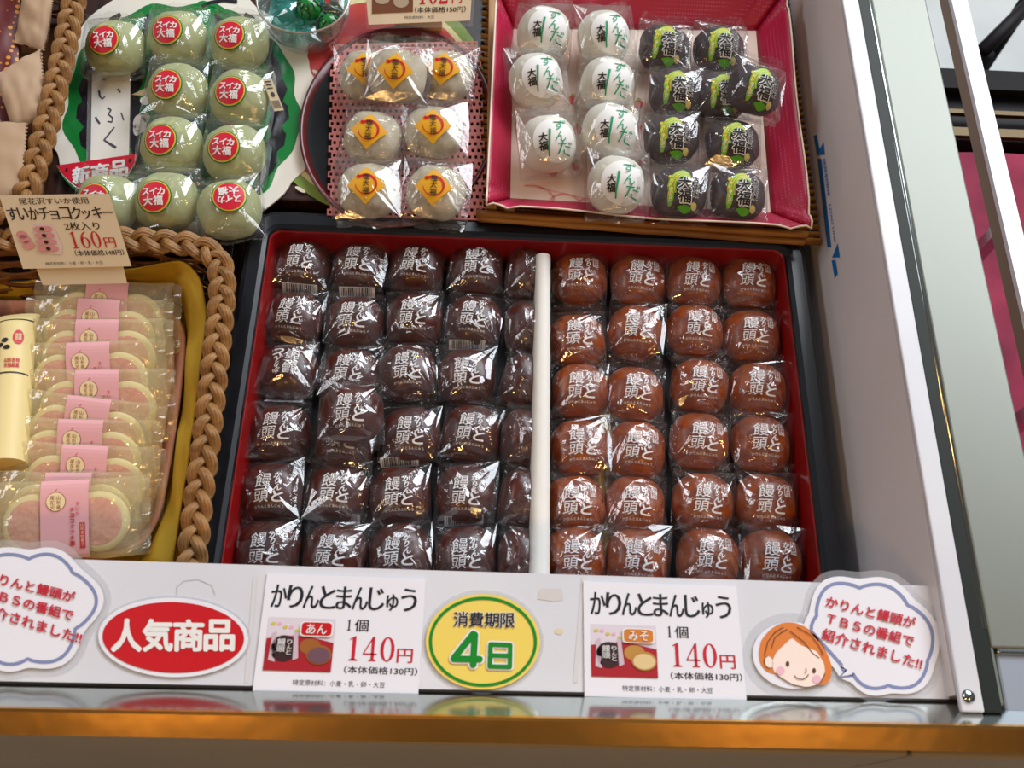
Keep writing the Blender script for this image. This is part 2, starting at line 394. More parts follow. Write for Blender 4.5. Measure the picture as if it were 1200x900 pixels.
# serif digits for prices: thick uprights, hairline rest (unit square polygons)
def arcpts(cx, cy, rx, ry, a0, a1, n=14): return [(cx + rx * math.cos(rad(a0 + (a1 - a0) * k / n)), cy + ry * math.sin(rad(a0 + (a1 - a0) * k / n))) for k in range(n + 1)]
def digit(d):
    if d == '1': return [[(.38, .05), (.62, .05), (.62, 1), (.52, 1), (.38, .93)], [(.2, 0), (.8, 0), (.8, .045), (.62, .075), (.38, .075), (.2, .045)], [(.2, .84), (.4, .90), (.4, .95), (.2, .88)]]
    if d == '4': return [[(.55, .05), (.75, .05), (.75, 1), (.68, 1), (.55, .85)], [(0, .26), (.95, .26), (.95, .32), (0, .32)], [(0, .26), (.08, .30), (.70, .98), (.68, 1), (.62, 1), (0, .32)], [(.4, 0), (.9, 0), (.9, .04), (.75, .07), (.55, .07), (.4, .04)]]
    if d == '0':
        o = arcpts(.5, .5, .48, .5, 0, 360, 40)[:-1]; i = arcpts(.5, .5, .25, .455, 0, 360, 40)[:-1]
        return [[o[k], o[(k + 1) % 40], i[(k + 1) % 40], i[k]] for k in range(40)]
    if d == '6':
        o = arcpts(.5, .33, .46, .33, 0, 360, 40)[:-1]; i = arcpts(.5, .33, .23, .28, 0, 360, 40)[:-1]
        l = [[o[k], o[(k + 1) % 40], i[(k + 1) % 40], i[k]] for k in range(40)]
        a = arcpts(.82, .36, .78, .64, 182, 95, 16); b = arcpts(.82, .36, .55, .59, 182, 95, 16)
        return l + [[a[k], a[k + 1], b[k + 1], b[k]] for k in range(16)]
    if d == '2':
        a = arcpts(.48, .70, .42, .30, 170, -20, 16); b = arcpts(.44, .70, .24, .25, 170, -20, 16)
        l = [[a[k], a[k + 1], b[k + 1], b[k]] for k in range(16)]
        return l + [[(.67, .62), (.87, .60), (.2, .1), (.04, .06)], [(.04, 0), (.92, 0), (.94, .2), (.88, .2), (.8, .1), (.04, .1)]]
def digits(mb, s, fn, m):
    n = len(s)
    for k, ch in enumerate(s):
        for pl in digit(ch):
            q = [fn((k + .06 + .88 * a) / n, b) for a, b in pl]
            mb.add(q, [list(range(len(q)))], m, False)

def panel():
    mb = MB()
    q = [(-150, 648), (1090, 686.5), (1113, 822), (-150, 799)]
    plate(mb, q, white_paint, ZR, .006)
    b = O('price_board', mb, label='long white board along the case front carrying the price cards', cat='board')
    st = MB(); S = SZ(ZR + .0003)
    dirt = mat('old_tape_mark', '#cdc8c4', .6); 
    ring(st, [(207, 698), (207, 688), (215, 681), (232, 679), (248, 686), (252, 697)], .8, mat('tape_outline', '#b9b4b2', .6), S, False)
    O('tape_outline', st, b); st = MB(); flat(st, [(633, 690), (658, 690), (660, 703), (650, 705), (630, 702)], dirt, S); O('glue_stain', st, b); st = MB(); flat(st, ell(655, 740, 5, 3.5), mat('rust_mark', '#d8c8a8', .6), S); O('rust_spot', st, b)
    for x0 in (287, 672):
        st = MB(); ring(st, [(x0 + 12, 676), (x0 + 2, 800)], 5, mat('tape_edge', '#d3d1d2', .3), S, False); O('tape_strip', st, b)

def an_card(mirror, label, quad, tagtxt, tagm, filling, rindm):
    tl, tr, br, bl = quad
    mb = MB(); plate(mb, quad, cardwhite, ZR + .0016, .0014)
    card = O('price_card', mb, label=label, cat='price card', group='price cards on the front board')
    S = SZ(ZR + .0019)
    Q = bil(tl, tr, br, bl, lambda u, v: (u, v))
    def box(x0, y0, x1, y1, S=S): return bil(Q(x0, y1), Q(x1, y1), Q(x1, y0), Q(x0, y0), S)
    L = MB()
    for k, ch in enumerate('かりんとまんじゅう'):
        hh = .72 if ch == 'ゅ' else 1; w = .095
        x = .045 + k * .1015
        txt(L, ch, box(x + (.01 if ch == 'ゅ' else 0), .715, x + w * (.85 if ch == 'ゅ' else 1), .715 + .195 * hh), ink, 0, .022)
    digits(L, '1', box(.525, .535, .568, .632), ink); txt(L, '個', box(.58, .53, .665, .635), ink, 0, .012)
    txt(L, '（本体価格130円）', box(.54, .17, .985, .235), ink, 0, .012)
    txt(L, '特定原材料：小麦・乳・卵・大豆', box(.235, .055, .795, .105), inkgrey)
    O('lettering', L, card)
    D = MB(); digits(D, '140', box(.535, .28, .845, .49), inkred); txt(D, '円', box(.855, .275, .95, .395), inkred, 0, .012)
    O('price_lettering', D, card)
    ph = MB(); S2 = SZ(ZR + .0022); S3 = SZ(ZR + .0025); S4 = SZ(ZR + .0028); S5 = SZ(ZR + .0031)
    def F(pts, m, s): flat(ph, [Q(.045 + a * .415, .175 + b * .455) for a, b in pts], m, s)
    F([(0, 0), (1, 0), (1, 1), (0, 1)], mat('photo_pale', '#d9cdd6', .5), S)
    F([(0, 0), (1, 0), (1, .55), (.6, .66), (.3, .66), (0, .6)], mat('photo_red', '#a51220', .5), S2)
    F(arcpts(.27, .42, .2, .25, 0, 360, 24)[:-1], mat('photo_bun', '#35181a' if not mirror else '#6b2c22', .5), S3)
    F([(.06, .2), (.16, .16), (.14, .74), (.08, .7)], mat('photo_film', '#c9b3bd', .4), S3); F([(.42, .2), (.5, .25), (.46, .7), (.4, .72)], mat('photo_film', '#c9b3bd', .4), S4)
    F(arcpts(.66, .47, .16, .15, 0, 360, 20)[:-1], rindm, S3); F(arcpts(.80, .32, .19, .185, 0, 360, 24)[:-1], rindm, S4); F(arcpts(.80, .31, .165, .15, 0, 360, 24)[:-1], filling, S5)
    for k in range(5): F(arcpts(.08 + .09 * k, .88 - .03 * k + .03 * (k % 2), .035, .03, 0, 360, 8)[:-1], mat('photo_petal', '#e7a9be', .5) if k % 2 else mat('photo_leaf', '#c9c03c', .5), S2)
    O('photo', ph, card)
    t = MB(); S6 = SZ(ZR + .0034)
    flat(t, [Q(a, b) for a, b in rpoly(.245, .475, .45, .605, .03)], stroke_white, SZ(ZR + .0032)); flat(t, [Q(a, b) for a, b in rpoly(.255, .485, .44, .595, .025)], tagm, S6)
    txt(t, tagtxt, box(.285, .497, .41, .582, SZ(ZR + .0037)), stroke_white, .015); O('caption_tag', t, card)
    pr = MB()
    for k, ch in enumerate('饅頭'): txt(pr, ch, box(.115, .395 - .06 * k, .165, .45 - .06 * k, S5), stroke_white, .01)
    for k, ch in enumerate('りんと'): txt(pr, ch, box(.175, .405 - .045 * k, .205, .445 - .045 * k, S5), stroke_white, .01)
    O('photo_print', pr, card)

def cloud(cx, cy, T):
    """outline of the speech bubble in picture px: six lobes, transformed by T"""
    lobes = [(-46, -26, 33), (12, -34, 30), (52, -2, 34), (44, 38, 28), (-4, 38, 34), (-50, 16, 28)]
    pts = []
    for k in range(160):
        a = 2 * math.pi * k / 160; best = 0
        for (lx, ly, r) in lobes:
            dx, dy = math.cos(a), math.sin(a); b = lx * dx + ly * dy; c = lx * lx + ly * ly - r * r; q = b * b - c
            if q > 0: best = max(best, b + math.sqrt(q))
        pts.append((cx + best * math.cos(a), cy + best * math.sin(a)))
    return pts
def grow(pts, d):
    n = len(pts); o = []
    for i, p in enumerate(pts):
        a = pts[(i - 2) % n]; b = pts[(i + 2) % n]; dx, dy = b[0] - a[0], b[1] - a[1]; L = math.hypot(dx, dy) or 1
        o.append((p[0] + dy / L * d, p[1] - dx / L * d))
    return o
def arcs_outline(corners, bulge):
    """scalloped outline: outward arcs between successive corner points (clockwise in the picture)"""
    o = []
    for i, (a, b) in enumerate(zip(corners, corners[1:] + corners[:1])):
        bl = bulge[i] if isinstance(bulge, (list, tuple)) else bulge
        dx, dy = b[0] - a[0], b[1] - a[1]
        for k in range(16):
            t = k / 16; h = math.sin(math.pi * t) ** .8 * bl; o.append((a[0] + dx * t + dy * h, a[1] + dy * t - dx * h))
    return o
def hullish(pts, d):
    """outline pushed out by d px and softened, for die-cut borders"""
    cx = sum(p[0] for p in pts) / len(pts); cy = sum(p[1] for p in pts) / len(pts)
    q = [(p[0] + (p[0] - cx) / math.hypot(p[0] - cx, p[1] - cy) * d, p[1] + (p[1] - cy) / math.hypot(p[0] - cx, p[1] - cy) * d) for p in pts]
    for _ in range(3): q = [((q[i - 1][0] + 2 * q[i][0] + q[(i + 1) % len(q)][0]) / 4, (q[i - 1][1] + 2 * q[i][1] + q[(i + 1) % len(q)][1]) / 4) for i in range(len(q))]
    return q
def bubble_text(mb, ox, oy, S):
    def line(s, x0, y0, x1, y1, h): txt(mb, s, bil((x0, y0), (x1, y1), (x1 - h * .22, y1 + h), (x0 - h * .22, y0 + h), S), inkred, .030)
    line('かりんと饅頭が', 970 + ox, 698 + oy, 1074 + ox, 724 + oy, 12.5)
    line('ＴＢＳの番組で', 971 + ox, 718 + oy, 1072 + ox, 745.5 + oy, 12.5)
    line('紹介されました!!', 965.5 + ox, 735.5 + oy, 1082 + ox, 771.5 + oy, 13.5)

def stickers():
    # right: speech bubble with the smiling girl
    bub = arcs_outline([(1007.5, 688), (1064, 709), (1088, 773), (1042, 803.5), (1001, 790), (954, 774)], [.22, .30, .34, .2, .16, .1])
    bub = arcs_outline([(957, 727), (1007.5, 689), (1063.5, 709), (1087, 774), (1042, 803), (1001, 790)], [.42, .26, .32, .36, .2, .2])[:96]
    # left side closes towards the tail
    body = arcs_outline([(957, 722), (1007.5, 689), (1063.5, 709), (1087, 774), (1041, 803), (1000, 790), (986, 779), (951, 740)], [.36, .22, .24, .30, .22, .20, 0, .12])
    mb = MB(); out = hullish(body, 9)
    plate(mb, hullish(body, 17), lam, ZR + .0012, .001)
    plate(mb, ell(928, 768, 57, 50, .15), lam, ZR + .0010, .0008)
    b = O('speech_bubble_sticker', mb, label='girl with orange hair and cloud speech bubble sticker at right end of board', cat='sticker', group='speech bubble stickers')
    bo = MB(); plate(bo, out, cardwhite, ZR + .0020, .0008); plate(bo, ell(929, 768, 47, 39, .15), cardwhite, ZR + .0018, .0006); O('white_backing', bo, b)
    S1, S2, S3, S4, S5 = (SZ(ZR + .0022 + .0003 * k) for k in range(5))
    ol = MB(); ring(ol, body, 4, bluegrey, S1)
    flat(ol, [(983, 780), (990, 786), (981, 795), (1000, 793), (1001, 789)], bluegrey, S1); flat(ol, [(984, 779), (993, 785), (986, 792.5), (998, 790.5), (1002, 785)], cardwhite, S2); O('outline', ol, b)
    L = MB(); bubble_text(L, 0, 0, S3); O('lettering', L, b)
    g = MB()
    hair = smoothpath([Vector((x, y, 0)) for x, y in ((889, 765), (892, 750), (903, 737), (915, 730), (930, 729), (945, 735), (958, 746), (968, 762), (975, 780), (974, 795), (968, 802), (958, 803), (930, 800), (908, 790), (898, 787), (891, 778))], 60, 1, True)
    flat(g, [(p.x, p.y) for p in hair], orange, S1)
    face = smoothpath([Vector((x, y, 0)) for x, y in ((905, 775), (909, 765), (928, 747), (938, 756), (957, 763), (966, 778), (967, 790), (960, 802), (946, 806), (928, 802), (913, 793), (906, 786))], 60, 1, True)
    flat(g, [(p.x, p.y) for p in face], skin, S2)
    flat(g, ell(901, 776, 5, 7, -.3), skin, S2); ring(g, ell(901, 776, 5, 7, -.3)[16:50], .9, brownline, S3, False)
    ring(g, [(p.x, p.y) for p in face][32:56], .9, brownline, S3, False)
    for ex, ey in ((923, 778), (954, 786)): flat(g, ell(ex, ey, 2.1, 3.2), brownline, S3)
    for ex, ey in ((914.5, 786), (957, 796)): flat(g, ell(ex, ey, 5, 5), blush, S3)
    ring(g, arcpts(939, 787, 9, 9, 20, 150), 1, brownline, S4, False); ring(g, arcpts(943, 786, 2, 2.5, -80, 100), .8, brownline, S4, False)
    for off in (0, 8): ring(g, [(896 + off, 768 - off), (900 + off, 752 - off * .6), (908 + off, 741), (918 + off * .6, 735 + off * .3)], .9, brownline, S3, False); ring(g, [(934 - off, 735 + off * .6), (950 - off, 744 + off), (960 - off, 757 + off), (965 - off * .6, 768 + off * .4)], .9, brownline, S3, False)
    O('girl_illustration', g, b)
    # left: the same bubble, cut by the frame
    body2 = [(x - 988.5 + 0, y - 27) for x, y in body]
    body2 = arcs_outline([(-28, 690), (34, 655), (85, 671), (88, 737), (32, 772), (-10, 770), (-40, 755)], [.3, .24, .40, .30, .18, .2, .2])
    mb = MB(); plate(mb, hullish(body2, 18), lam, ZR + .0012, .001)
    b = O('speech_bubble_sticker', mb, label='cloud speech bubble sticker at left end of board, cut off by the frame', cat='sticker', group='speech bubble stickers')
    bo = MB(); plate(bo, hullish(body2, 9), cardwhite, ZR + .0020, .0008); O('white_backing', bo, b)
    ol = MB(); ring(ol, body2, 4, bluegrey, S1); O('outline', ol, b)
    L = MB(); bubble_text(L, -985, -30, S3); O('lettering', L, b)
    # red oval
    mb = MB(); plate(mb, ell(203, 747, 91, 49, .025), lam, ZR + .0010, .0008)
    b = O('oval_sign', mb, label='red oval sticker with bold white lettering on the front board', cat='sticker')
    f = MB(); plate(f, ell(203, 747, 88, 46.5, .025), cardwhite, ZR + .0018, .0007); flat(f, ell(203, 747, 83, 41.5, .025), red, S1); O('face', f, b)
    L = MB(); 
    for k, ch in enumerate('人気商品'): x = 131 + k * 36.2; txt(L, ch, bil((x + 1, 726 + k * .3), (x + 35, 726.5 + k * .3), (x + 34, 763 - k * .3), (x, 763 - k * .3), S2), stroke_white, .045)
    O('lettering', L, b)
    # yellow shelf-life badge
    mb = MB(); plate(mb, ell(566, 752, 71, 61), lam, ZR + .0010, .0008)
    b = O('round_badge', mb, label='yellow oval badge with green ring and green numeral between the two cards', cat='sticker')
    f = MB(); plate(f, ell(566, 752, 67, 56), yellow, ZR + .0018, .0007); ring(f, ell(566, 752, 61.5, 51), 3.6, green, S1); O('face', f, b)
    L = MB()
    for k, ch in enumerate('消費期限'):
        x = 532 + k * 18.3; q = bil((x, 717 + k * .5), (x + 16.5, 717 + k * .5), (x + 16, 734 + k * .5), (x - .5, 734 + k * .5), S2)
        txt(L, ch, bil((x, 717 + k * .5), (x + 16.5, 717 + k * .5), (x + 16, 734 + k * .5), (x - .5, 734 + k * .5), S1), stroke_white, .06); txt(L, ch, q, ink, .02)
    O('lettering', L, b)
    G = MB()
    for k4, kn, m_, S in ((12, 9, stroke_white, S2), (7.6, 5.2, green, S4)):
        for w_, segs in ((k4, (((554.5, 743), (532, 771)), ((532, 772), (562, 772.5)), ((556.5, 744), (554.5, 779)))), (kn, (((575, 755), (598, 756)), ((598, 756), (597.5, 781.5)), ((575, 755), (574, 781)), ((574, 781), (597.5, 781.5)), ((575, 768), (598, 768.5))))):
            for i, (p, q) in enumerate(segs):
                Sx = lambda u, v, S=S, i=i: S(u, v) + Vector((0, 0, i * .00003))
                ring(G, [p, q], w_, m_, Sx, False)
                for c in (p, q): flat(G, ell(*c, w_ / 2, w_ / 2, 0, 18), m_, lambda u, v, Sx=Sx: Sx(u, v) + Vector((0, 0, .00001)))
    O('numeral', G, b)
panel()
an_card(False, 'white price card with dark bun photo and red caption, left of yellow badge', [(313, 672), (499, 678), (490, 815), (296, 809)], 'あん', red, mat('bean_paste', '#6b4a56', .5), mat('bun_rind', '#9a5a22', .5))
an_card(True, 'white price card with tan bun photo and orange caption, right of yellow badge', [(683.5, 681), (863, 687), (875, 821), (685, 816)], 'みそ', tagorange, mat('miso_paste', '#dcc08a', .5), mat('bun_rind2', '#b98538', .5))
stickers()

# ------------------------------------------------------------------ lacquer tray
def rrect(x0, y0, x1, y1, r, n=8): return rpoly(x0, y0, x1, y1, r, n)
def lacquer_tray():
    x0, x1, y0, y1 = -.262, .288, -.232, .171
    root = E_('lacquer_tray', ((x0 + x1) / 2, (y0 + y1) / 2, -.0055), 'large black lacquer tray with red inside holding the rows of brown buns', 'tray')
    cx, cy = root.location.x, root.location.y
    def loop(d, r, z): return [(p[0] - cx, p[1] - cy, z + .006) for p in rrect(x0 + d, y0 + d, x1 - d, y1 - d, max(.004, r))]
    def skinl(mb, loops, m):
        n = len(loops[0])
        for a, b in zip(loops, loops[1:]): mb.add(a + b, [[i, (i + 1) % n, n + (i + 1) % n, n + i] for i in range(n)], m, True)
    mb = MB(); a = [loop(.006, .022, -.006), loop(.0, .028, .0), loop(0, .028, .044), loop(.002, .027, .049), loop(.006, .024, .051), loop(.017, .016, .051), loop(.021, .012, .0495), loop(.0225, .011, .047)]
    mb.add(a[0], [list(range(len(a[0]) - 1, -1, -1))], lacquer); skinl(mb, a, lacquer); O('rim', mb, root)
    mb = MB(); a = [loop(.0225, .011, .0475), loop(.0235, .011, .046), loop(.0285, .010, .003), loop(.032, .008, .0)]
    skinl(mb, a, redlac); mb.add(a[-1], [list(range(len(a[0])))], lacquer); O('lining', mb, root)
    # yellow tissue lying under the brown buns
    ty = mat('yellow_tissue', '#b79a3a', .7, bump=.3, bscale=120)
    mb = MB(); mb.grid(lambda u, v: (.086 + .010 * nz(v * 5, 1, 1) + (u - .5) * (.030 + .012 * nz(v * 7, 4, 2)), -.20 + v * .22, .002 + .016 * (1 - abs(2 * u - 1)) + .004 * nz(u * 6, v * 16, 2)), 20, 30, ty)
    O('tissue_sheet', mb, label='yellow tissue sheet under the lighter buns beside the white divider', cat='tissue')
    # paper-wrapped divider
    a, b = P(637, 297, .047), P(632, 720, .047)
    pts = [a.lerp(b, t / 40) for t in range(41)]; mb = MB()
    def sec(u, v):
        p = a.lerp(b, u); w = .0072 + .0020 * u + .0004 * nz(u * 20, v * 3, 5); h = .048
        k = v * 2 * math.pi
        x = math.cos(k); z = math.sin(k); zz = h - w + w * z if z >= 0 else (.0022 if z < -.3 else h * .5)
        return (p.x + w * (max(-1, min(1, x * 1.0)) if z >= 0 else (1 if x > 0 else -1)), p.y, zz + .0004 * nz(u * 30, k, 1))
    mb.grid(sec, 40, 24, paperwhite); n = 25
    mb.add([sec(0, j / 24) for j in range(24)], [list(range(24))], paperwhite); mb.add([sec(1, j / 24) for j in range(24)], [list(range(23, -1, -1))], paperwhite)
    O('tray_divider', mb, label='white paper wrapped divider bar between dark and lighter buns', cat='divider')
lacquer_tray()

# ------------------------------------------------------------------ wrapped round sweets
EXP = 2.15
class Dome:
    def __init__(s, rx, ry, h, lowf=.42, sq=2.4): s.rx, s.ry, s.h, s.low, s.sq = rx, ry, h, lowf, sq
    def z(s, x, y, k=1.0):
        r = min(.999, math.hypot(x / (s.rx * k), y / (s.ry * k)))
        return s.low * s.h + (1 - s.low) * s.h * k * (1 - r ** EXP) ** (1 / EXP)
    def body(s, m, seed=0, amp=.0012):
        mb = MB()
        def fn(u, v):
            a = 2 * math.pi * u; t = -1 + 2 * v; r = max(0, 1 - abs(t) ** EXP) ** (1 / EXP); r *= min(1.07, (abs(math.cos(a)) ** s.sq + abs(math.sin(a)) ** s.sq) ** (-1 / s.sq))
            z = s.low * s.h * (1 + t) if t < 0 else s.low * s.h + (1 - s.low) * s.h * t
            p = Vector((s.rx * r * math.cos(a), s.ry * r * math.sin(a), z)); q = p.normalized() if p.length else p
            d = amp * nz(p.x * 60 + seed * 9, p.y * 60, p.z * 60) + amp * .5 * nz(p.x * 150, p.y * 150 + seed * 5, p.z * 150)
            return (p.x + q.x * d, p.y + q.y * d, max(0, p.z + d * (.5 if t > 0 else 0)))
        mb.grid(fn, 40, 20, m, True, True); return mb
    def drape(s, x, y, k=1.05, off=.0004):
        return (x, y, s.z(x, y, k) + off)
def wrapper(D, a, b, m, seed, npts=60, fl=.008, rot=0, lift=.014, jit=.0008):
    """clear film pulled over the sweet to four corners, sealed flaps front and back"""
    rr = random.Random(seed); bm = bmesh.new(); pts = []
    for i in range(npts):
        w = rr.uniform(0, 2 * math.pi); t = rr.random() ** .6; k = rr.uniform(1.055, 1.095)
        r = (1 - t ** EXP) ** (1 / EXP); pts.append((D.rx * k * r * math.cos(w), D.ry * k * r * math.sin(w), D.low * D.h + (1 - D.low) * D.h * k * t))
    for i in range(14):
        w = 2 * math.pi * i / 14; pts.append((D.rx * 1.03 * math.cos(w), D.ry * 1.03 * math.sin(w), .001))
    for sx in (-1, 1):
        for sy in (-1, 1):
            pts.append((sx * a * rr.uniform(.9, 1.03), sy * b * rr.uniform(.95, 1.02), rr.uniform(.45, .80) * D.h)); pts.append((sx * a * .9, sy * b * .9, .002))
    for sy in (-1, 1):
        for q in (-.35, .3): pts.append((q * a, sy * b * rr.uniform(.95, 1), rr.uniform(.3, .5) * D.h))
    vs = [bm.verts.new(p) for p in pts]; h = bmesh.ops.convex_hull(bm, input=vs)
    bmesh.ops.delete(bm, geom=[v for v in bm.verts if not v.link_faces], context='VERTS')
    bmesh.ops.delete(bm, geom=[f for f in bm.faces if f.calc_center_median().z < .0025], context='FACES')
    bmesh.ops.subdivide_edges(bm, edges=bm.edges[:], cuts=1, use_grid_fill=True)
    bm.normal_update()
    for v in bm.verts: v.co += v.normal * rr.gauss(0, jit)
    bmesh.ops.triangulate(bm, faces=bm.faces[:]); bm.verts.index_update()
    mb = MB(); mb.add([v.co for v in bm.verts], [[v.index for v in f.verts] for f in bm.faces], m, False); bm.free()
    for sy in (-1, 1):
        ph = rr.uniform(0, 6); n = 22; vs = []
        for j in range(4):
            for i in range(n + 1):
                u = -1 + 2 * i / n; zg = (.0008 if (i % 2) else 0) if j == 3 else 0
                vs.append((u * a * (.93 - .02 * j), sy * (b * .96 + (fl * j / 3 + zg)), D.h * .38 + lift * (j / 3) * (1 if sy > 0 else .45) + .0022 * math.sin(u * 5 + ph) * (.4 + j / 3) + .001 * math.sin(u * 13 + ph * 2)))
        mb.add(vs, [[j * (n + 1) + i, j * (n + 1) + i + 1, (j + 1) * (n + 1) + i + 1, (j + 1) * (n + 1) + i] for j in range(3) for i in range(n)], m, False)
    return mb
def barcode_mb(a, b, D, lift, fl, w=.6, x0=0.0):
    """white strip of bars on the back flap"""
    mb = MB(); rr = random.Random(3)
    def S(u, t): return (x0 + (u - .5) * 2 * a * w, b * .97 + t * fl * .8, D.h * .38 + lift * t * .8 + .0022 + .0009)
    mb.add([S(0, 0), S(1, 0), S(1, 1), S(0, 1)], [[0, 1, 2, 3]], bar_white, False)
    u = .06
    while u < .93:
        k = rr.choice((.012, .02, .03)); q = [S(u, .12), S(u + k, .12), S(u + k, .92), S(u, .92)]; q = [(x, y, z + .0002) for x, y, z in q]
        mb.add(q, [[0, 1, 2, 3]], ink, False); u += k + rr.choice((.014, .022, .03))
    return mb
def ordn(k): return ('back', 'second', 'third', 'fourth', 'fifth', 'front')[k]

def karinto():
    D = Dome(.0272, .0276, .040, sq=2.8)
    an = [D.body(an_skin, s).build('bun') for s in range(3)]; mi = [D.body(miso_skin, s + 5).build('bun') for s in range(3)]
    LIFT, FL, A, B = .012, .008, .0288, .0295
    wr = [wrapper(D, A, B, wrap, 20 + s, fl=FL, lift=LIFT).build('wrapper') for s in range(8)]
    def pr(miso):
        mb = MB(); dr = lambda x, y: D.drape(x, y - .002, 1.08)
        def ch(c, x0, y0, x1, y1, bold=.012): txt(mb, c, lambda s, t: dr(x0 + s * (x1 - x0) + .0014 * (t - .5), y0 + t * (y1 - y0)), print_white, bold)
        ch('饅', -.0115, .0005, .0020, .0135, .0); ch('頭', -.0125, -.0125, .0000, -.0010, .006)
        for k, (c, w) in enumerate((('か', .0060), ('り', .0045), ('ん', .0064))): ch(c, .0046 + .001 * (k % 2), .0085 - k * .0058, .0046 + w, .0140 - k * .0058, .03)
        ch('と', .0030, -.0125, .0122, -.0035, .035)
        txt(mb, 'かりんとまんじゅう', lambda s, t: dr(-.0125 + s * .025, -.0172 + t * .0023), print_white)
        txt(mb, '風味豊か', lambda s, t: dr(-.006 + s * .010, .0158 + t * .002), print_white) if False else None
        if miso:
            bx0, bx1, by0, by1 = .0118, .0172, .0035, .0150
            for k, c in enumerate('みそ味'): ch(c, bx0 + .001, by1 - .0043 - k * .0034, bx1 - .001, by1 - .0011 - k * .0034, .0)
            for (x, y, X, Y) in ((bx0, by0, bx1, by0 + .0005), (bx0, by1 - .0005, bx1, by1), (bx0, by0, bx0 + .0005, by1), (bx1 - .0005, by0, bx1, by1)):
                mb.add([dr(x, y), dr(X, y), dr(X, Y), dr(x, Y)], [[0, 1, 2, 3]], print_white, False)
        return mb.build('print')
    pa, pm = pr(False), pr(True); bc = barcode_mb(A, B, D, LIFT, FL).build('barcode')
    def place(px, py, miso, label, group, z=0, rz=None, side=0, code=False, n=0):
        p = P(px, py, .02 + z)
        o = E_('wrapped_bun', (p.x, p.y, z + .0006), label, 'bun', group)
        rz = R.uniform(-.09, .09) if rz is None else rz
        o.rotation_euler = (R.uniform(-.04, .04), R.uniform(-.04, .04), rz)
        if side: o.rotation_euler = (.05, .22, rz * 2); o.scale = (.70, 1, 1.0); o.location.z += .004
        def ch(name, me):
            q = bpy.data.objects.new(name, me); COLL.objects.link(q); q.parent = o; return q
        b = ch('bun', (mi if miso else an)[n % 3]); b.rotation_euler = (0, 0, R.randrange(4) * math.pi / 2 + R.uniform(-.12, .12))
        ch('wrapper', wr[R.randrange(8)])
        if not side: ch('print', pm if miso else pa)
        if code: ch('barcode', bc)
    left = [[(355, 312), (422, 315), (488, 316), (557, 317), (610, 322)], [(346, 374), (416, 378), (486, 375), (555, 378), (609, 385)],
            [(338, 437), (411, 440), (478, 437), (546, 441), (607, 447)], [(329, 508), (405, 516), (481, 510), (552, 509), (606, 513)],
            [(320, 577), (396, 578), (470, 582), (546, 579), (604, 584)], [(315, 645), (393, 650), (470, 650), (545, 652), (603, 655)]]
    right = [[(680, 328), (747, 329), (813, 330), (878, 333)], [(676, 400), (745, 390), (814, 388), (881, 394)], [(679, 459), (743, 463), (819, 453), (888, 458)],
             [(679, 526), (744, 527), (819, 517), (891, 521)], [(674, 592), (744, 594), (823, 589), (897, 590)], [(672, 653), (747, 654), (830, 655), (902, 656)]]
    cols = ('against the left tray wall', 'second from left', 'third from left', 'fourth from left', 'squeezed sideways beside the white divider')
    codes = {(5, 0), (5, 1), (5, 2), (5, 3), (2, 3), (0, 1), (1, 0), (1, 1), (4, 2)}
    for j, row in enumerate(left):
        for i, (x, y) in enumerate(row):
            flip = math.pi if (j, i) == (2, 0) else None
            place(x, y, False, 'dark brown wrapped bun, %s row left of the divider, %s' % (ordn(j), cols[i]), 'dark buns left of the divider', rz=flip, side=1 if i == 4 else 0, code=(j, i) in codes or flip is not None, n=i + j)
    place(412, 484, False, 'dark brown wrapped bun lying on top of the others, third to fourth row', 'dark buns left of the divider', z=.030, n=1)
    cols = ('beside the white divider', 'second from the divider', 'third from the divider', 'against the right tray wall')
    for j, row in enumerate(right):
        for i, (x, y) in enumerate(row):
            place(x, y, True, 'lighter brown wrapped bun, %s row right of the divider, %s' % (ordn(j), cols[i]), 'lighter buns right of the divider', rz=-.06 if i else None, code=(j == 5 and i in (1, 2)) or (j, i) == (4, 1), n=i + j)
karinto()

# ------------------------------------------------------------------ daifuku at the back
ZB = .0435
def disc_on(mb, D, cx, cy, r, m, off, k=1.09, n=28, rings=3, sq=False, rot=0):
    vs = [D.drape(cx, cy, k, off)]; fs = []
    for j in range(1, rings + 1):
        for i in range(n):
            a = 2 * math.pi * i / n; q = r * j / rings
            if sq: q = q / (abs(math.cos(a - rot)) + abs(math.sin(a - rot)))
            vs.append(D.drape(cx + q * math.cos(a), cy + q * math.sin(a), k, off))
    for i in range(n): fs.append([0, 1 + i, 1 + (i + 1) % n])
    for j in range(rings - 1):
        for i in range(n): a = 1 + j * n; fs.append([a + i, a + n + i, a + n + (i + 1) % n, a + (i + 1) % n])
    mb.add(vs, fs, m, True)
def line_on(mb, D, pts, w, m, off, k=1.09):
    n = len(pts); vs = []
    for i, p in enumerate(pts):
        a = pts[max(0, i - 1)]; b = pts[min(n - 1, i + 1)]; dx, dy = b[0] - a[0], b[1] - a[1]; L = math.hypot(dx, dy) or 1
        ww = w(i / (n - 1)) if callable(w) else w
        vs += [D.drape(p[0] - dy / L * ww / 2, p[1] + dx / L * ww / 2, k, off), D.drape(p[0] + dy / L * ww / 2, p[1] - dx / L * ww / 2, k, off)]
    mb.add(vs, [[2 * i, 2 * i + 1, 2 * i + 3, 2 * i + 2] for i in range(n - 1)], m, False)
def chr_on(mb, D, c, x0, y0, x1, y1, m, bold=.01, off=.0016, k=1.09, skew=0):
    txt(mb, c, lambda s, t: D.drape(x0 + s * (x1 - x0) + skew * (t - .5), y0 + t * (y1 - y0), k, off), m, bold)
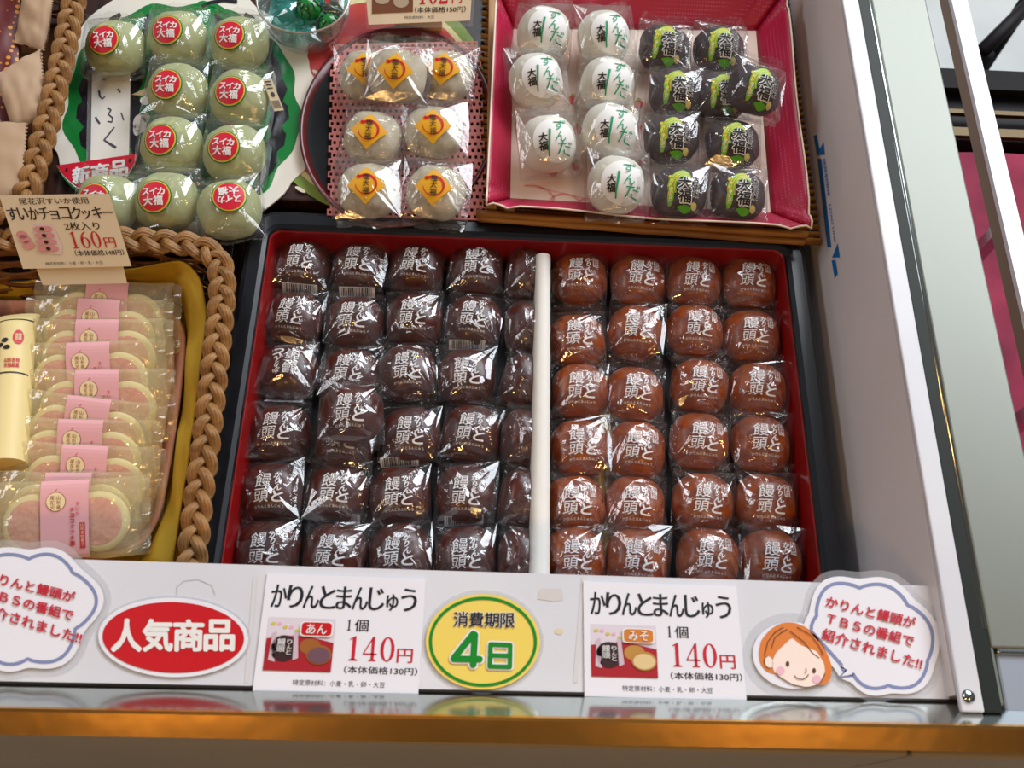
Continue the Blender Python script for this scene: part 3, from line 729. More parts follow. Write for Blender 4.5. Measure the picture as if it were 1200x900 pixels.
def copies(name, spots, bodies, wraps, dec, decname, group, zb, rscale=1.0, zpx=.018, dz=None, tilt=.22):
    for i, (px, py, rz, label) in enumerate(spots):
        z = zb + (dz or {}).get(i, (0, 0, 0))[0]; tx, ty = (dz or {}).get(i, (0, 0, 0))[1:]
        p = P(px, py, z + zpx)
        o = E_(name, (p.x, p.y, z + .0006), label, 'sweet', group); o.rotation_euler = (tx + tilt * math.cos(rz), ty, rz); o.location.z += .0045 * (tilt > 0)
        for nm, me in (('mochi', bodies[i % len(bodies)]), ('wrapper', wraps[R.randrange(len(wraps))]), (decname, dec)):
            q = bpy.data.objects.new(nm, me); COLL.objects.link(q); q.parent = o
            if nm == 'mochi': q.rotation_euler.z = R.uniform(-.1, .1) + (math.pi if i % 3 == 1 else 0)
        yield o

def watermelon_daifuku():
    D = Dome(.0300, .0290, .040)
    bodies = [D.body(green_mochi, 11 + s, .0014).build('mochi') for s in range(2)]
    ws = [wrapper(D, .0335, .0315, wrap2, 60 + s, 44, .006, lift=.010).build('wrapper') for s in range(5)]
    mb = MB(); cx, cy, r = -.0045, -.0040, .0162
    disc_on(mb, D, cx, cy, r, rind, .0006); disc_on(mb, D, cx, cy, r * .94, wheat, .0010); disc_on(mb, D, cx, cy, r * .87, melon, .0014)
    for k, c in enumerate('スイカ'): chr_on(mb, D, c, cx - .0105 + k * .0072, cy + .0008, cx - .0042 + k * .0072, cy + .0072, stroke_white, .05, .0019)
    for k, c in enumerate('大福'): chr_on(mb, D, c, cx - .0092 + k * .0094, cy - .0090, cx - .0008 + k * .0094, cy - .0008, stroke_white, .045, .0019)
    dec = mb.build('round_sticker')
    L = 'pale green wrapped sweet with red round sticker, '
    spots = [(138, 57, .08, L + 'back left on the melon plate'), (211, 46, 0, L + 'back middle on the melon plate'), (283, 52, -.06, L + 'back right on the melon plate'),
             (211, 108, -.03, L + 'second row left of a tilted barcode one'), (284, 116, -.05, L + 'second row right with barcode tag'), (204, 171, .03, L + 'third row left'), (277, 180, -.06, L + 'third row right'),
             (130, 240, -.1, L + 'half hidden behind the cookie price card'), (197, 236, .06, L + 'front row middle'), (270, 246, math.pi + .2, L + 'front right, sticker upside down')]
    for i, o in enumerate(copies('wrapped_daifuku', spots, bodies, ws, dec, 'round_sticker', 'pale green sweets on the melon plate', ZB + .0035)):
        if i == 4:
            b = MB(); bl = mat('barcode_cream', '#d9c9a8', .5); a = Vector((.024, .014, .036)); t = Vector((.006, -.0125, -.007)); s = Vector((.0085, .0035, -.003))
            f = lambda u, v: a + s * u + t * 2.1 * v
            b.add([f(0, 0), f(1, 0), f(1, 1), f(0, 1)], [[0, 3, 2, 1]], bl, False)
            up = Vector((0, 0, .0005))
            for k in range(9): b.add([f(.1 + k * .09, .68) + up, f(.14 + k * .09, .68) + up, f(.14 + k * .09, .92) + up, f(.1 + k * .09, .92) + up], [[0, 3, 2, 1]], ink, False)
            b.add([f(.5 + .2 * math.cos(2 * math.pi * k / 14), .5 + .08 * math.sin(2 * math.pi * k / 14)) + up for k in range(14)], [list(range(14))], inkgrey, False)
            for k in range(3): b.add([f(.15, .08 + k * .1) + up, f(.75, .08 + k * .1) + up, f(.75, .12 + k * .1) + up, f(.15, .12 + k * .1) + up], [[0, 3, 2, 1]], inkgrey, False)
            O('barcode_tag', b, o)
def salt_daifuku():
    D = Dome(.0290, .0275, .034)
    bodies = [D.body(salt_mochi, 31 + s, .0022).build('mochi') for s in range(3)]
    ws = [wrapper(D, .0335, .0315, wrap2, 80 + s, 40, .008, lift=.012).build('wrapper') for s in range(4)]
    mb = MB(); cx, cy = -.001, -.002
    disc_on(mb, D, cx, cy, .0185, gold, .0006, n=32, sq=True)
    line_on(mb, D, [(cx + .0098 * math.cos(rad(a)), cy + .0095 * math.sin(rad(a))) for a in range(135, -185, -8)], lambda t: .0022 * (1 - t) ** .6 * (.5 if t > .5 else 1) + .0005, red, .0011)
    disc_on(mb, D, cx - .0072, cy + .0080, .0018, red, .0012, n=12, rings=1)
    for k, c in enumerate('塩大福'): chr_on(mb, D, c, cx - .0030, cy + .0045 - k * .0072, cx + .0036, cy + .0110 - k * .0072, ink, .008)
    dec = mb.build('diamond_sticker'); L = 'white salted sweet with gold diamond sticker, '
    spots = [(430, 88, .12, L + 'back left partly covered'), (522, 88, -.1, L + 'back right partly covered'), (467, 86, -.05, L + 'lying on top of the back two'), (437, 160, -.08, L + 'middle left on the pink mat'),
             (509, 154, .06, L + 'middle right on the pink mat'), (433, 222, .03, L + 'front left on the pink mat'), (511, 224, -.04, L + 'front right on the pink mat')]
    for o in copies('wrapped_daifuku', spots, bodies, ws, dec, 'diamond_sticker', 'salted sweets on the pink mat', ZB + .0105, dz={2: (.024, .12, 0)}): pass
def zunda_daifuku():
    D = Dome(.0275, .0285, .046)
    bodies = [D.body(white_mochi, 41 + s, .0010).build('mochi') for s in range(2)]
    ws = [wrapper(D, .0315, .0335, wrap2, 100 + s, 40, .006, lift=.008).build('wrapper') for s in range(4)]
    mb = MB(); cx, cy = .0035, -.0065
    disc_on(mb, D, cx, cy, .0205, stroke_white, .0006)
    for k, (c, w, h) in enumerate((('ず', .0125, .0115), ('ん', .0105, .0105), ('だ', .0140, .0120))):
        x = cx + .0005 + k * .0018; chr_on(mb, D, c, x - .001, cy + .0075 - k * .0110, x - .001 + w, cy + .0075 - k * .0110 + h, mint, .005, .0011, skew=.0015)
    line_on(mb, D, [(cx - .0040 - .0002 * t + .0014 * max(0, t - 10) * .25, cy + .0085 - t * .0019) for t in range(14)], lambda t: .0024 * (1 - .4 * t), mint, .0011)
    for k, c in enumerate('大福'): chr_on(mb, D, c, cx - .0150, cy - .0030 - k * .0082, cx - .0068, cy + .0048 - k * .0082, ink, .035, .0011)
    dec = mb.build('round_sticker'); L = 'white wrapped sweet with green brush lettering, '
    spots = [(637, 40, -.05, L + 'back left in the pink tray'), (706, 45, .1, L + 'back right in the pink tray'), (627, 95, .14, L + 'second from back in left column'), (711, 100, -.08, L + 'second from back in right column'),
             (641, 168, .1, L + 'front of the left column'), (713, 154, -.02, L + 'third from back in right column'), (721, 216, -.03, L + 'front of the right column')]
    for o in copies('wrapped_daifuku', spots, bodies, ws, dec, 'round_sticker', 'white sweets in the pink tray', ZB + .0175, zpx=.021): pass
def dark_daifuku():
    D = Dome(.0268, .0252, .034, sq=3.2)
    bodies = [D.body(dark_mochi, 51 + s, .0014).build('mochi') for s in range(2)]
    ws = [wrapper(D, .0305, .0285, wrap, 120 + s, 44, .007, lift=.010).build('wrapper') for s in range(5)]
    B_ = D
    class Front:
        rx, ry, h, low = B_.rx, B_.ry, B_.h, B_.low
        def drape(s, x, y, k=1, off=0): return B_.drape(x * 1.15 + .001, y * 1.22 - .0055, k, off)
    D = Front()
    mb = MB(); dg = mat('bean_green', '#5fae28', .45); k = 1.07
    for j in range(7):
                line_on(mb, D, [(.0010 + (.0080 + .0010 * j) * math.cos(rad(a)), .002 + (.0095 + .0008 * j) * math.sin(rad(a))) for a in range(50 + j * 7, 215 - j * 2, 8)], lambda t: .0010 * (1 - .5 * t), wheat if j % 2 else limegreen, .0008 + .0001 * j)
    for j in range(6): disc_on(mb, D, -.0115 + .0012 * (j % 2), .0105 - j * .0034, .0014, wheat, .0012, n=8, rings=1)
    line_on(mb, D, [(-.004 + .0009 * t, -.0125 - .0012 * math.sin(t / 14 * math.pi)) for t in range(15)], lambda t: .0045 * math.sin(math.pi * min(.96, max(.04, t))) + .0005, dg, .0009)
    line_on(mb, D, [(-.0105, .001 - .0011 * t) for t in range(13)], lambda t: .0052 * math.sin(math.pi * min(.93, max(.07, t))) ** .5, limegreen, .0011)
    for j, c in enumerate('ずんだ'): chr_on(mb, D, c, -.0120, -.0028 - j * .0032, -.0090, .0000 - j * .0032, stroke_white, .02, .0016)
    for off, m_, bo in ((.0016, stroke_white, .11), (.0021, ink, .03)):
        chr_on(mb, D, '大', -.0050, .0005, .0060, .0100, m_, bo, off); chr_on(mb, D, '福', -.0040, -.0100, .0065, .0000, m_, bo, off)
        for j, c in enumerate('古代米'): chr_on(mb, D, c, .0078, .0062 - j * .0058, .0126, .0112 - j * .0058, m_, bo * .9, off)
    disc_on(mb, D, .0098, -.0112, .0026, mat('pale_seal', '#d8c878', .5), .0014, n=16, rings=1)
    dec = mb.build('printed_emblem'); L = 'dark purple wrapped sweet with green emblem, '
    spots = [(778, 56, -.08, L + 'back left of its group'), (842, 58, -.06, L + 'back right of its group'), (790, 108, -.05, L + 'second row left'), (843, 112, 0, L + 'half hidden under the tilted one'),
             (880, 103, -.12, L + 'tilted on top near the tray wall'), (785, 162, 0, L + 'third row left, bright glare on it'), (857, 168, -.05, L + 'third row right'), (795, 224, -.04, L + 'front row left'), (863, 227, -.06, L + 'front row right')]
    for o in copies('wrapped_daifuku', spots, bodies, ws, dec, 'printed_emblem', 'dark purple sweets in the pink tray', ZB + .0175, dz={4: (.026, .05, .22)}): pass

def melon_plate():
    z = ZB + .0008; c = (214, 128)
    def S(h): return SZ(z + h)
    wm = mat('plate_white', '#e6dfd2', .25, coat=.5); gm = mat('plate_green', '#0f7a33', .25, coat=.5); dk = mat('plate_stripe', '#17131c', .25, coat=.5)
    out = [(x + 3 * math.sin(k * 1.3), y + 3 * math.cos(k * .9)) for k, (x, y) in enumerate(ell(*c, 160, 147, 0, 90))]
    mb = MB(); plate(mb, out, wm, z + .0018, .0018)
    root = O('melon_plate', mb, label='flat round watermelon shaped plate under the pale green sweets', cat='plate')
    g = MB()
    def blob(f, m, h):
        q = []
        for k in range(120):
            a = 2 * math.pi * k / 120; r = f * (1 + .022 * math.sin(a * 9) + .015 * math.sin(a * 17 + 1)); q.append((c[0] + 160 * r * math.cos(a), c[1] + 2 + 147 * r * math.sin(a)))
        flat(g, q, m, S(h))
    blob(.86, gm, .0020); blob(.80, gm, .0022)
    for f, ww in ((.70, 15), (.36, 11)):
        for sgn in (-1, 1):
            pts = []
            for t in range(31):
                y = -.80 + 1.6 * t / 30; xx = sgn * f * math.sqrt(max(0, 1 - (y * .95) ** 2)) ** 1 * (1 + .03 * math.sin(t * 1.7))
                pts.append((c[0] + 160 * xx, c[1] + 140 * y))
            ring(g, pts, lambda t: 4 + ww * math.sin(math.pi * t) ** .7 + 3 * math.sin(t * 40), dk, S(.0024), False)
    O('rind_pattern', g, root)
    v = MB()
    ring(v, [(232, 8), (238, 3), (252, 6), (262, 12), (276, 20)], 5, gm, S(.0026), False); ring(v, [(236, 8), (246, 3), (262, 0), (278, 2)], 4, dk, S(.0028), False); flat(v, ell(237, 6, 7, 5), gm, S(.0027))
    O('vine', v, root)
    w = MB()
    for e_ in ((170, 118, 6, 5), (164, 145, 8, 11), (171, 138, 5, 5), (160, 152, 4, 7)): flat(w, ell(*e_), stroke_white, S(.0030))
    flat(w, [(154, 111), (175, 101), (176, 113)], mat('plate_beige', '#cbb78e', .4), S(.0030)); O('white_print', w, root)
    # handwritten slip in a clear sleeve
    mb = MB(); plate(mb, [(103, 82), (154, 82), (152, 190), (101, 196)], lam, z + .0042, .0006)
    b = O('handwritten_slip', mb, label='white slip with brush handwriting in clear sleeve on the melon plate', cat='slip')
    f = MB(); flat(f, [(108, 84), (153, 84), (151, 186), (106, 190)], paperwhite, S(.0046)); O('paper', f, b)
    L = MB(); br = mat('brush_ink', '#4a4a55', .6)
    ring(L, [(116, 106), (117, 113), (120, 116), (123, 113)], lambda t: 2.6 - t, br, S(.0049), False); ring(L, [(138, 104), (141, 108)], 2, br, S(.0049), False)
    ring(L, [(126, 126), (130, 129), (127, 134), (132, 138), (131, 143), (126, 142)], lambda t: 2.6 - t, br, S(.0049), False); ring(L, [(112, 137), (114, 141), (117, 145)], 2.4, br, S(.0049), False); ring(L, [(142, 132), (145, 141)], 1.6, br, S(.0049), False); ring(L, [(120, 92), (123, 94)], 2.2, br, S(.0049), False)
    ring(L, [(134, 149), (127, 158), (122, 164), (128, 168), (136, 173)], lambda t: 1.6 + 1.6 * t, br, S(.0049), False); O('handwriting', L, b)
    # half-round NEW tag shaped like a melon slice
    def seg(k, dx=0): 
        A = (66 + 6 * (1 - k), 194 - 2 * (1 - k)); B = (162 - 5 * (1 - k), 180 + 1 * (1 - k)); o = [A]
        for t in range(1, 24):
            s_ = t / 24; h = math.sin(math.pi * s_) ** .75 * 48 * k; o.append((A[0] + (B[0] - A[0]) * s_ + 6 * math.sin(math.pi * s_), A[1] + (B[1] - A[1]) * s_ + h))
        return o + [B]
    mb = MB(); plate(mb, seg(1.0), rind, z + .0050, .0010)
    b = O('new_item_tag', mb, label='red melon slice tag with white characters and green rind edge', cat='tag')
    f = MB(); flat(f, seg(.9), stroke_white, S(.0053)); flat(f, seg(.84), melon, S(.0056)); 
    for q in ((78, 199), (152, 188), (124, 214), (100, 206), (140, 208)): flat(f, ell(q[0], q[1], 1.4, 2.6, .3), ink, S(.0058))
    O('face', f, b); L = MB()
    for k, ch in enumerate('新商品'): x = 85 + k * 22; y = 197 - k * 3.5; txt(L, ch, bil((x, y), (x + 20, y - 3), (x + 20.5, y + 16), (x + .5, y + 19), S(.0060)), stroke_white, .05)
    O('lettering', L, b)

def back_middle():
    # slice-shaped board under the bowl and the black tray
    z = ZB + .0004; c = (440, 118); mb = MB()
    pr = mat('board_red', '#c2301f', .4, col2='#c85a62', scale=14); gr = mat('board_green', '#6b8a3a', .4, col2='#8f9d4a', scale=12); pl = mat('board_pale', '#d9d09a', .4)
    plate(mb, ell(*c, 136, 134), gr, z + .0010, .001); b = O('melon_board', mb, label='red melon slice poster board under glass bowl and black tray', cat='poster')
    f = MB(); flat(f, ell(c[0], c[1], 124, 122), pl, SZ(z + .0013)); flat(f, ell(c[0], c[1], 118, 116), pr, SZ(z + .0016))
    for (x, y, a) in ((372, 86, .6), (366, 96, -.4), (376, 92, 1.4), (352, 222, .5)): flat(f, ell(x, y, 7, 2.2, a), mat('board_print', '#dccdb8', .5), SZ(z + .0019))
    O('melon_flesh', f, b)
    # round black tray with dark red rim
    p = P(467, 150, ZB); r = .100; ey = (P(467, 30, ZB).y - P(467, 262, ZB).y) / 2 / r
    t = MB(); t.lathe([(0, .0012), (r * .88, .0012), (r * .93, .003)], mat('matte_black', '#08080a', .6, spec=.2), 64, (0, 0, 0), 1, ey); root = E_('round_tray', (p.x, p.y, ZB + .0034), 'round black tray with dark red rim under the salted sweets', 'tray')
    O('dish', t, root); t = MB(); dr = mat('rim_darkred', '#5a1014', .3, coat=.4); t.lathe([(r * .93, .003), (r * .97, .0075), (r * .99, .0085), (r * 1.005, .0075), (r * .98, .0), (r * .9, 0)], dr, 64, (0, 0, 0), 1, ey); O('rim', t, root)
    # pink non-slip mesh
    pm = mat('pink_mesh', '#c87a74', .7); q = bil((388, 52), (563, 48), (571, 258), (383, 252), SZ(ZB + .0098))
    nx, ny = 26, 27; mb = MB()
    for j in range(ny):
        for i in range(nx):
            o = .5 * (j % 2); u0 = (i + o) / (nx + .5); u1 = (i + 1 + o) / (nx + .5); v0 = j / ny; v1 = (j + 1) / ny; du = (u1 - u0) * .26; dv = (v1 - v0) * .25
            A = [q(u0, v0), q(u1, v0), q(u1, v1), q(u0, v1)]; B = [q(u0 + du, v0 + dv), q(u1 - du, v0 + dv), q(u1 - du, v1 - dv), q(u0 + du, v1 - dv)]
            mb.add(A + B, [[0, 1, 5, 4], [1, 2, 6, 5], [2, 3, 7, 6], [3, 0, 4, 7]], pm, False)
    O('mesh_mat', mb, label='pink non-slip mesh mat full of small holes under the salted sweets', cat='mat', solid=.0012)
    # glass bowl of candies
    p = P(359, 18, ZB + .03); root = E_('glass_bowl', (p.x, p.y, ZB + .003), 'clear glass bowl of teal and watermelon candies, cut by top frame edge', 'bowl')
    gl = film('bowl_glass', (.97, .98, .98, 1), .05, .05, 2.6, .03, bump=.02)
    mb = MB(); mb.lathe([(0, .003), (.022, .003), (.033, .010), (.042, .028), (.046, .048), (.0475, .050), (.0485, .048), (.0445, .026), (.036, .006), (.024, 0), (0, 0)], gl, 48); O('glass_body', mb, root)
    mb = MB(); mb.tube([(.0476 * math.cos(a), .0476 * math.sin(a), .0495) for a in (2 * math.pi * k / 48 for k in range(48))], .0011, mat('glass_rim', '#c9b9a8', .15, trans=.6), 8, True); O('bowl_rim', mb, root)
    def candy(dx, dy, dz, m, r, label, striped=False):
        o = E_('candy', (p.x + dx, p.y + dy, ZB + .004 + dz), label, 'candy', 'candies in the glass bowl')
        k = MB(); D = Dome(r, r * .95, r * 1.9, .5); b = D.body(m, int(dx * 999), .0004); O('ball', b, o)
        if striped:
            s_ = MB()
            for j in range(9):
                a = 2 * math.pi * j / 9
                pts = [((r + .0003) * (1 - abs(t) ** EXP) ** (1 / EXP) * math.cos(a + .12 * math.sin(t * 9)), (r * .95 + .0003) * (1 - abs(t) ** EXP) ** (1 / EXP) * math.sin(a + .12 * math.sin(t * 9)), r * .95 * (1 + t) + .0003) for t in [-.9 + .18 * i for i in range(11)]]
                s_.tube(pts, .0008, ink, 5)
            O('stripes', s_, o)
        else:
            w_ = wrapper(Dome(r, r, r * 1.9, .5), r * 1.6, r * 1.25, film('teal_foil', (.45, .9, .85, 1), .18, .1, 2.5, .05, (.08, .55, .5, 1)), int(r * 1e5) + int(dx * 1e3), 30, .004, jit=.0008); O('foil', w_, o)
    mg = mat('candy_green', '#157a2c', .3, coat=.4); mt = mat('candy_teal', '#12847c', .3, coat=.4)
    candy(.0035, .002, .022, mg, .0125, 'round green striped candy near the bowl centre', True); candy(.026, -.010, .014, mg, .0115, 'round green striped candy at the right of the bowl', True)
    candy(-.020, .004, .012, mt, .012, 'teal foil candy at the left of the bowl'); candy(.004, -.020, .007, mt, .0095, 'teal foil candy at the front of the bowl'); candy(.002, .026, .012, mt, .012, 'teal foil candy at the back of the bowl')
    candy(.026, .016, .014, mat('candy_red', '#c8281e', .3, coat=.4), .0115, 'red candy at the back right of the bowl', False)
    # price card of the salted sweets, cut by the frame
    pz = P(490, 27, ZB + .022); n = Vector((0, -.50, .87)); S = lambda u, v: PP(u, v, pz, n)
    def SS(h): return lambda u, v: PP(u, v, pz + n * h, n)
    A = [(424, -58), (556, -60), (551, 24), (432, 29)]
    mb = MB(); fr = [SS(.0012)(*a) for a in A]; bk = [SS(0)(*a) for a in A]
    mb.add(fr + bk, [[0, 3, 2, 1], [4, 5, 6, 7]] + [[k, (k + 1) % 4, 4 + (k + 1) % 4, 4 + k] for k in range(4)], cream, False)
    sl = MB(); sl.add([SS(-.0006)(*a) for a in ((421, -60), (560, -62), (554, 31), (430, 34))], [[0, 3, 2, 1]], lam, False)
    card = O('price_card', mb, label='cream price card for the salted sweets, cut off by the top edge', cat='price card'); O('clear_sleeve', sl, card)
    ft = MB(); ft.box(((S(490, 22)).x, S(490, 22).y + .012, ZB + .008), (.05, .012, .016), cream); O('card_foot', ft, card)
    L = MB(); txt(L, '（本体価格150円）', bil((486, 8), (546, 7), (545.5, 14), (486, 15), SS(.0016)), ink, 0, .012); txt(L, '特定原材料：大豆', bil((474, 18.5), (509, 18), (509, 21.5), (474, 22), SS(.0016)), inkgrey)
    O('lettering', L, card); Dg = MB(); digits(Dg, '162', bil((489, -26), (528, -27), (526, 4), (489, 5), SS(.0016)), inkred); txt(Dg, '円', bil((530, -10), (542, -10), (541, 3), (530, 4), SS(.0016)), inkred, 0, .012); O('price_lettering', Dg, card)
    F = MB(); F.add([SS(.0016)(*a) for a in ((436, -34), (484, -35), (484, 14), (436, 16))], [[0, 3, 2, 1]], mat('photo_brown', '#7a4a30', .5), False)
    for c_ in ((448, -2), (470, 2), (460, -16)): F.add([SS(.0019)(*a) for a in ell(*c_, 9, 7, 0, 20)][::-1], [list(range(20))], mat('photo_mochi', '#b9a48c', .5), False)
    O('photo', F, card)

def pink_tray_and_mat():
    bam = mat('bamboo', '#a8702c', .4, col2='#7a4c1a', scale=30, stretch=(.3, 6, 6)); tie = mat('tie_thread', '#3a1c10', .7)
    # mat of thin bamboo rods
    mb = MB(); yf = P(750, 274, ZB + .012).y; yb = .56; n = 48
    A, B = P(557, 252, ZB + .008), P(946, 283, ZB + .008)
    for k in range(n):
        t = k / n; y = (yb - yf) * t; r = .0030 if k else .0036
        a = Vector((A.x - .002 + .004 * (k % 2) - .012 * 0, A.y + .002 + y, ZB + .005)); b = Vector((.304, B.y + .002 + y, ZB + .005))
        mb.tube([a, a.lerp(b, .35), a.lerp(b, .7), b], (lambda u, r=r: r * (1 + .05 * math.sin(u * 9))), bam, 8)
    root = O('bamboo_mat', mb, label='bamboo rod mat tied with dark thread under the pink tray', cat='mat')
    mb = MB()
    for u in (.12, .48, .86):
        a = A.lerp(B, u); mb.tube([(a.x + .0006 * math.sin(k), a.y - .003 + (yb - yf) * k / 60, ZB + .0092 + .0006 * (k % 2)) for k in range(61)], .0008, tie, 5)
    O('thread', mb, root)
    mb = MB()                               # thicker front rods resting on the lacquer tray rim
    for k, (q0, q1, z, r) in enumerate((((558, 250), (946, 276), ZB + .016, .0036), ((561, 256), (942, 284), ZB + .0125, .0034))):
        a, b = P(*q0, z), P(*q1, z); b = a + (b - a) * min(1, (.306 - a.x) / (b.x - a.x)); o = MB(); o.tube([a.lerp(b, t / 24) for t in range(25)], lambda u: r * (1 + .04 * math.sin(u * 31)) * (1.12 if abs(u * 3 % 1 - .5) < .03 else 1), bam, 10)
        O('front_rod', o, root)
    wd = mat('plain_wood', '#b98d58', .5, col2='#96683a', scale=20, stretch=(8, .5, 8))
    a, b = P(578, -40, ZB + .012), P(576, 246, ZB + .012); mb = MB(); mb.box(((a.x + b.x) / 2, (a.y + b.y) / 2, ZB + .0065), (.010, (a - b).length, .018), wd, math.atan2(b.x - a.x, a.y - b.y), .001)
    O('wooden_strip', mb, label='slim wooden strip standing between the mesh mat and the pink tray', cat='strip')
    # folded card tray
    m = bpy.data.materials.new('magenta_dots'); m.use_nodes = True; M_['magenta_dots'] = m; nt = m.node_tree; b_ = nt.nodes['Principled BSDF']; b_.inputs['Roughness'].default_value = .45
    uvw = nt.nodes.new('ShaderNodeTexCoord'); mp = nt.nodes.new('ShaderNodeMapping'); mp.inputs['Scale'].default_value = (330, 330, 330); nt.links.new(uvw.outputs['Object'], mp.inputs[0])
    vo = nt.nodes.new('ShaderNodeTexVoronoi'); vo.inputs['Randomness'].default_value = 0; vo.inputs['Scale'].default_value = 1; nt.links.new(mp.outputs[0], vo.inputs[0])
    rp = nt.nodes.new('ShaderNodeValToRGB'); rp.color_ramp.elements[0].position = .20; rp.color_ramp.elements[1].position = .30; rp.color_ramp.elements[0].color = lin('#c04a70'); rp.color_ramp.elements[1].color = lin('#aa0c38')
    nt.links.new(vo.outputs['Distance'], rp.inputs[0]); nt.links.new(rp.outputs[0], b_.inputs['Base Color'])
    zf, zt = ZB + .0165, ZB + .047
    fl = [P(602, 34, zf), P(886, 36, zf), P(903, 249, zf), P(598, 232, zf)]
    tp = [P(582, -14, zt), P(921, -12, zt), P(952, 268, zt), P(570, 240, zt)]
    tp[1].x = min(tp[1].x, .308); tp[2].x = min(tp[2].x, .308)
    tp[3] = P(570, 240, zf + .018); tp[2] = P(951, 268, zf + .020)
    crm = mat('tray_cream', '#e8d8c0', .6)
    mb = MB(); mb.add(fl, [[0, 3, 2, 1]], mat('tray_floor', '#dcc6b4', .55, col2='#d8b9ac', scale=14), False); root = O('paper_tray', mb, label='magenta polka dot folded card tray holding white and dark sweets', cat='tray', solid=.0012)
    for k in range(4):
        a, b, c, d = fl[k], fl[(k + 1) % 4], tp[(k + 1) % 4], tp[k]
        def fn(u, v):
            lo = a.lerp(b, u); hi = d.lerp(c, u); p = lo.lerp(hi, v)
            cn = min(u, 1 - u); w = .004 * math.sin(u * 3.1 * math.pi) * v
            if cn < .09: p = p + Vector((0, 0, (.004 * math.sin(cn / .09 * 2 * math.pi)) * v))
            return p + Vector((0, 0, w * .6))
        w = MB(); w.grid(fn, 48, 6, m, True); o = O('tray_wall', w, root, solid=.0012)
        e_ = MB(); e_.tube([fn(i / 48, 1) for i in range(49)], .0010, crm, 6); O('cut_edge', e_, o)
    S = SZ(zf + .0010); pk = mat('pink_print', '#d77a7a', .6); g = MB()
    ring(g, [(620 + 6.0 * t + 8 * math.cos(t * 1.25 + 2.2), 226 + 1.0 * t + 6 * math.sin(t * 1.25 + 2.2) - (14 * max(0, 1 - t / 4) ** 2)) for t in [k * .22 for k in range(70)]], 1.1, pk, S, False)
    ring(g, [(630 + 5 * k, 219 + 1.2 * k) for k in range(12)], .6, pk, S, False)
    sb = mat('strawberry_print', '#c43a34', .6)
    for x, y in ((675, 194), (648, 202), (671, 117), (746, 150), (748, 122), (676, 152), (752, 190)):
        flat(g, [(x - 5, y - 3), (x, y - 6), (x + 6, y - 2), (x + 4, y + 4), (x - 1, y + 6), (x - 4, y + 3)], sb, S); flat(g, [(x - 3, y - 5), (x, y - 8), (x + 4, y - 5), (x, y - 4)], mat('leaf_print', '#8a9a3a', .6), SZ(zf + .0013))
    O('floor_print', g, root)
melon_plate(); back_middle(); pink_tray_and_mat()
watermelon_daifuku(); salt_daifuku(); zunda_daifuku(); dark_daifuku()

# ------------------------------------------------------------------ baskets on the left
def braid(mb, path, r, m, closed=False, n=None):
    """three-strand plait along a path"""
    p = resample(path, n or 90, closed); N = len(p); L = sum((p[i + 1] - p[i]).length for i in range(N - 1)); cyc = L / .058
    for s in range(3):
        for q in (-.6, -.2, .2, .6):
            pts = []
            for i in range(N):
                t = (p[min(i + 1, N - 1)] - p[max(0, i - 1)]).normalized(); side = t.cross(Vector((0, 0, 1))).normalized(); ph = 2 * math.pi * (i / N * cyc + s / 3)
                pts.append(p[i] + side * (r * .60 * math.sin(ph) + q * r * .40) + Vector((0, 0, r * .34 * math.sin(2 * ph) - .25 * r * abs(q))))
            mb.tube(pts, r * .17, m, 6)
def wicker_side(mb, path, z0, z1, m, levels, inset=.012, n=140):
    p = resample(path, n); c = sum(p, Vector()) / n
    for l in range(levels):
        f = l / (levels - 1); z = z0 + (z1 - z0) * f; k = 1 - inset * (1 - f) * 4
        for q in (0, 1):
            pts = []
            for i, v in enumerate(p):
                w = .0024 * math.sin(i * math.pi / 4 + math.pi * (l % 2)); d = Vector((v.x - c.x, v.y - c.y, 0)).normalized()
                pts.append(Vector((v.x, v.y, 0)) - d * (.030 * (1 - f)) + d * w + Vector((0, 0, z + .0018 * q + .0012 * nz(i * .2, l, q))))
            mb.tube(pts, .0017, m, 6)
    for i in range(0, n, 4):
        v = p[i]; d = Vector((v.x - c.x, v.y - c.y, 0)).normalized(); mb.tube([Vector((v.x, v.y, z0)) - d * .030, Vector((v.x, v.y, z1))], .0020, m, 6)
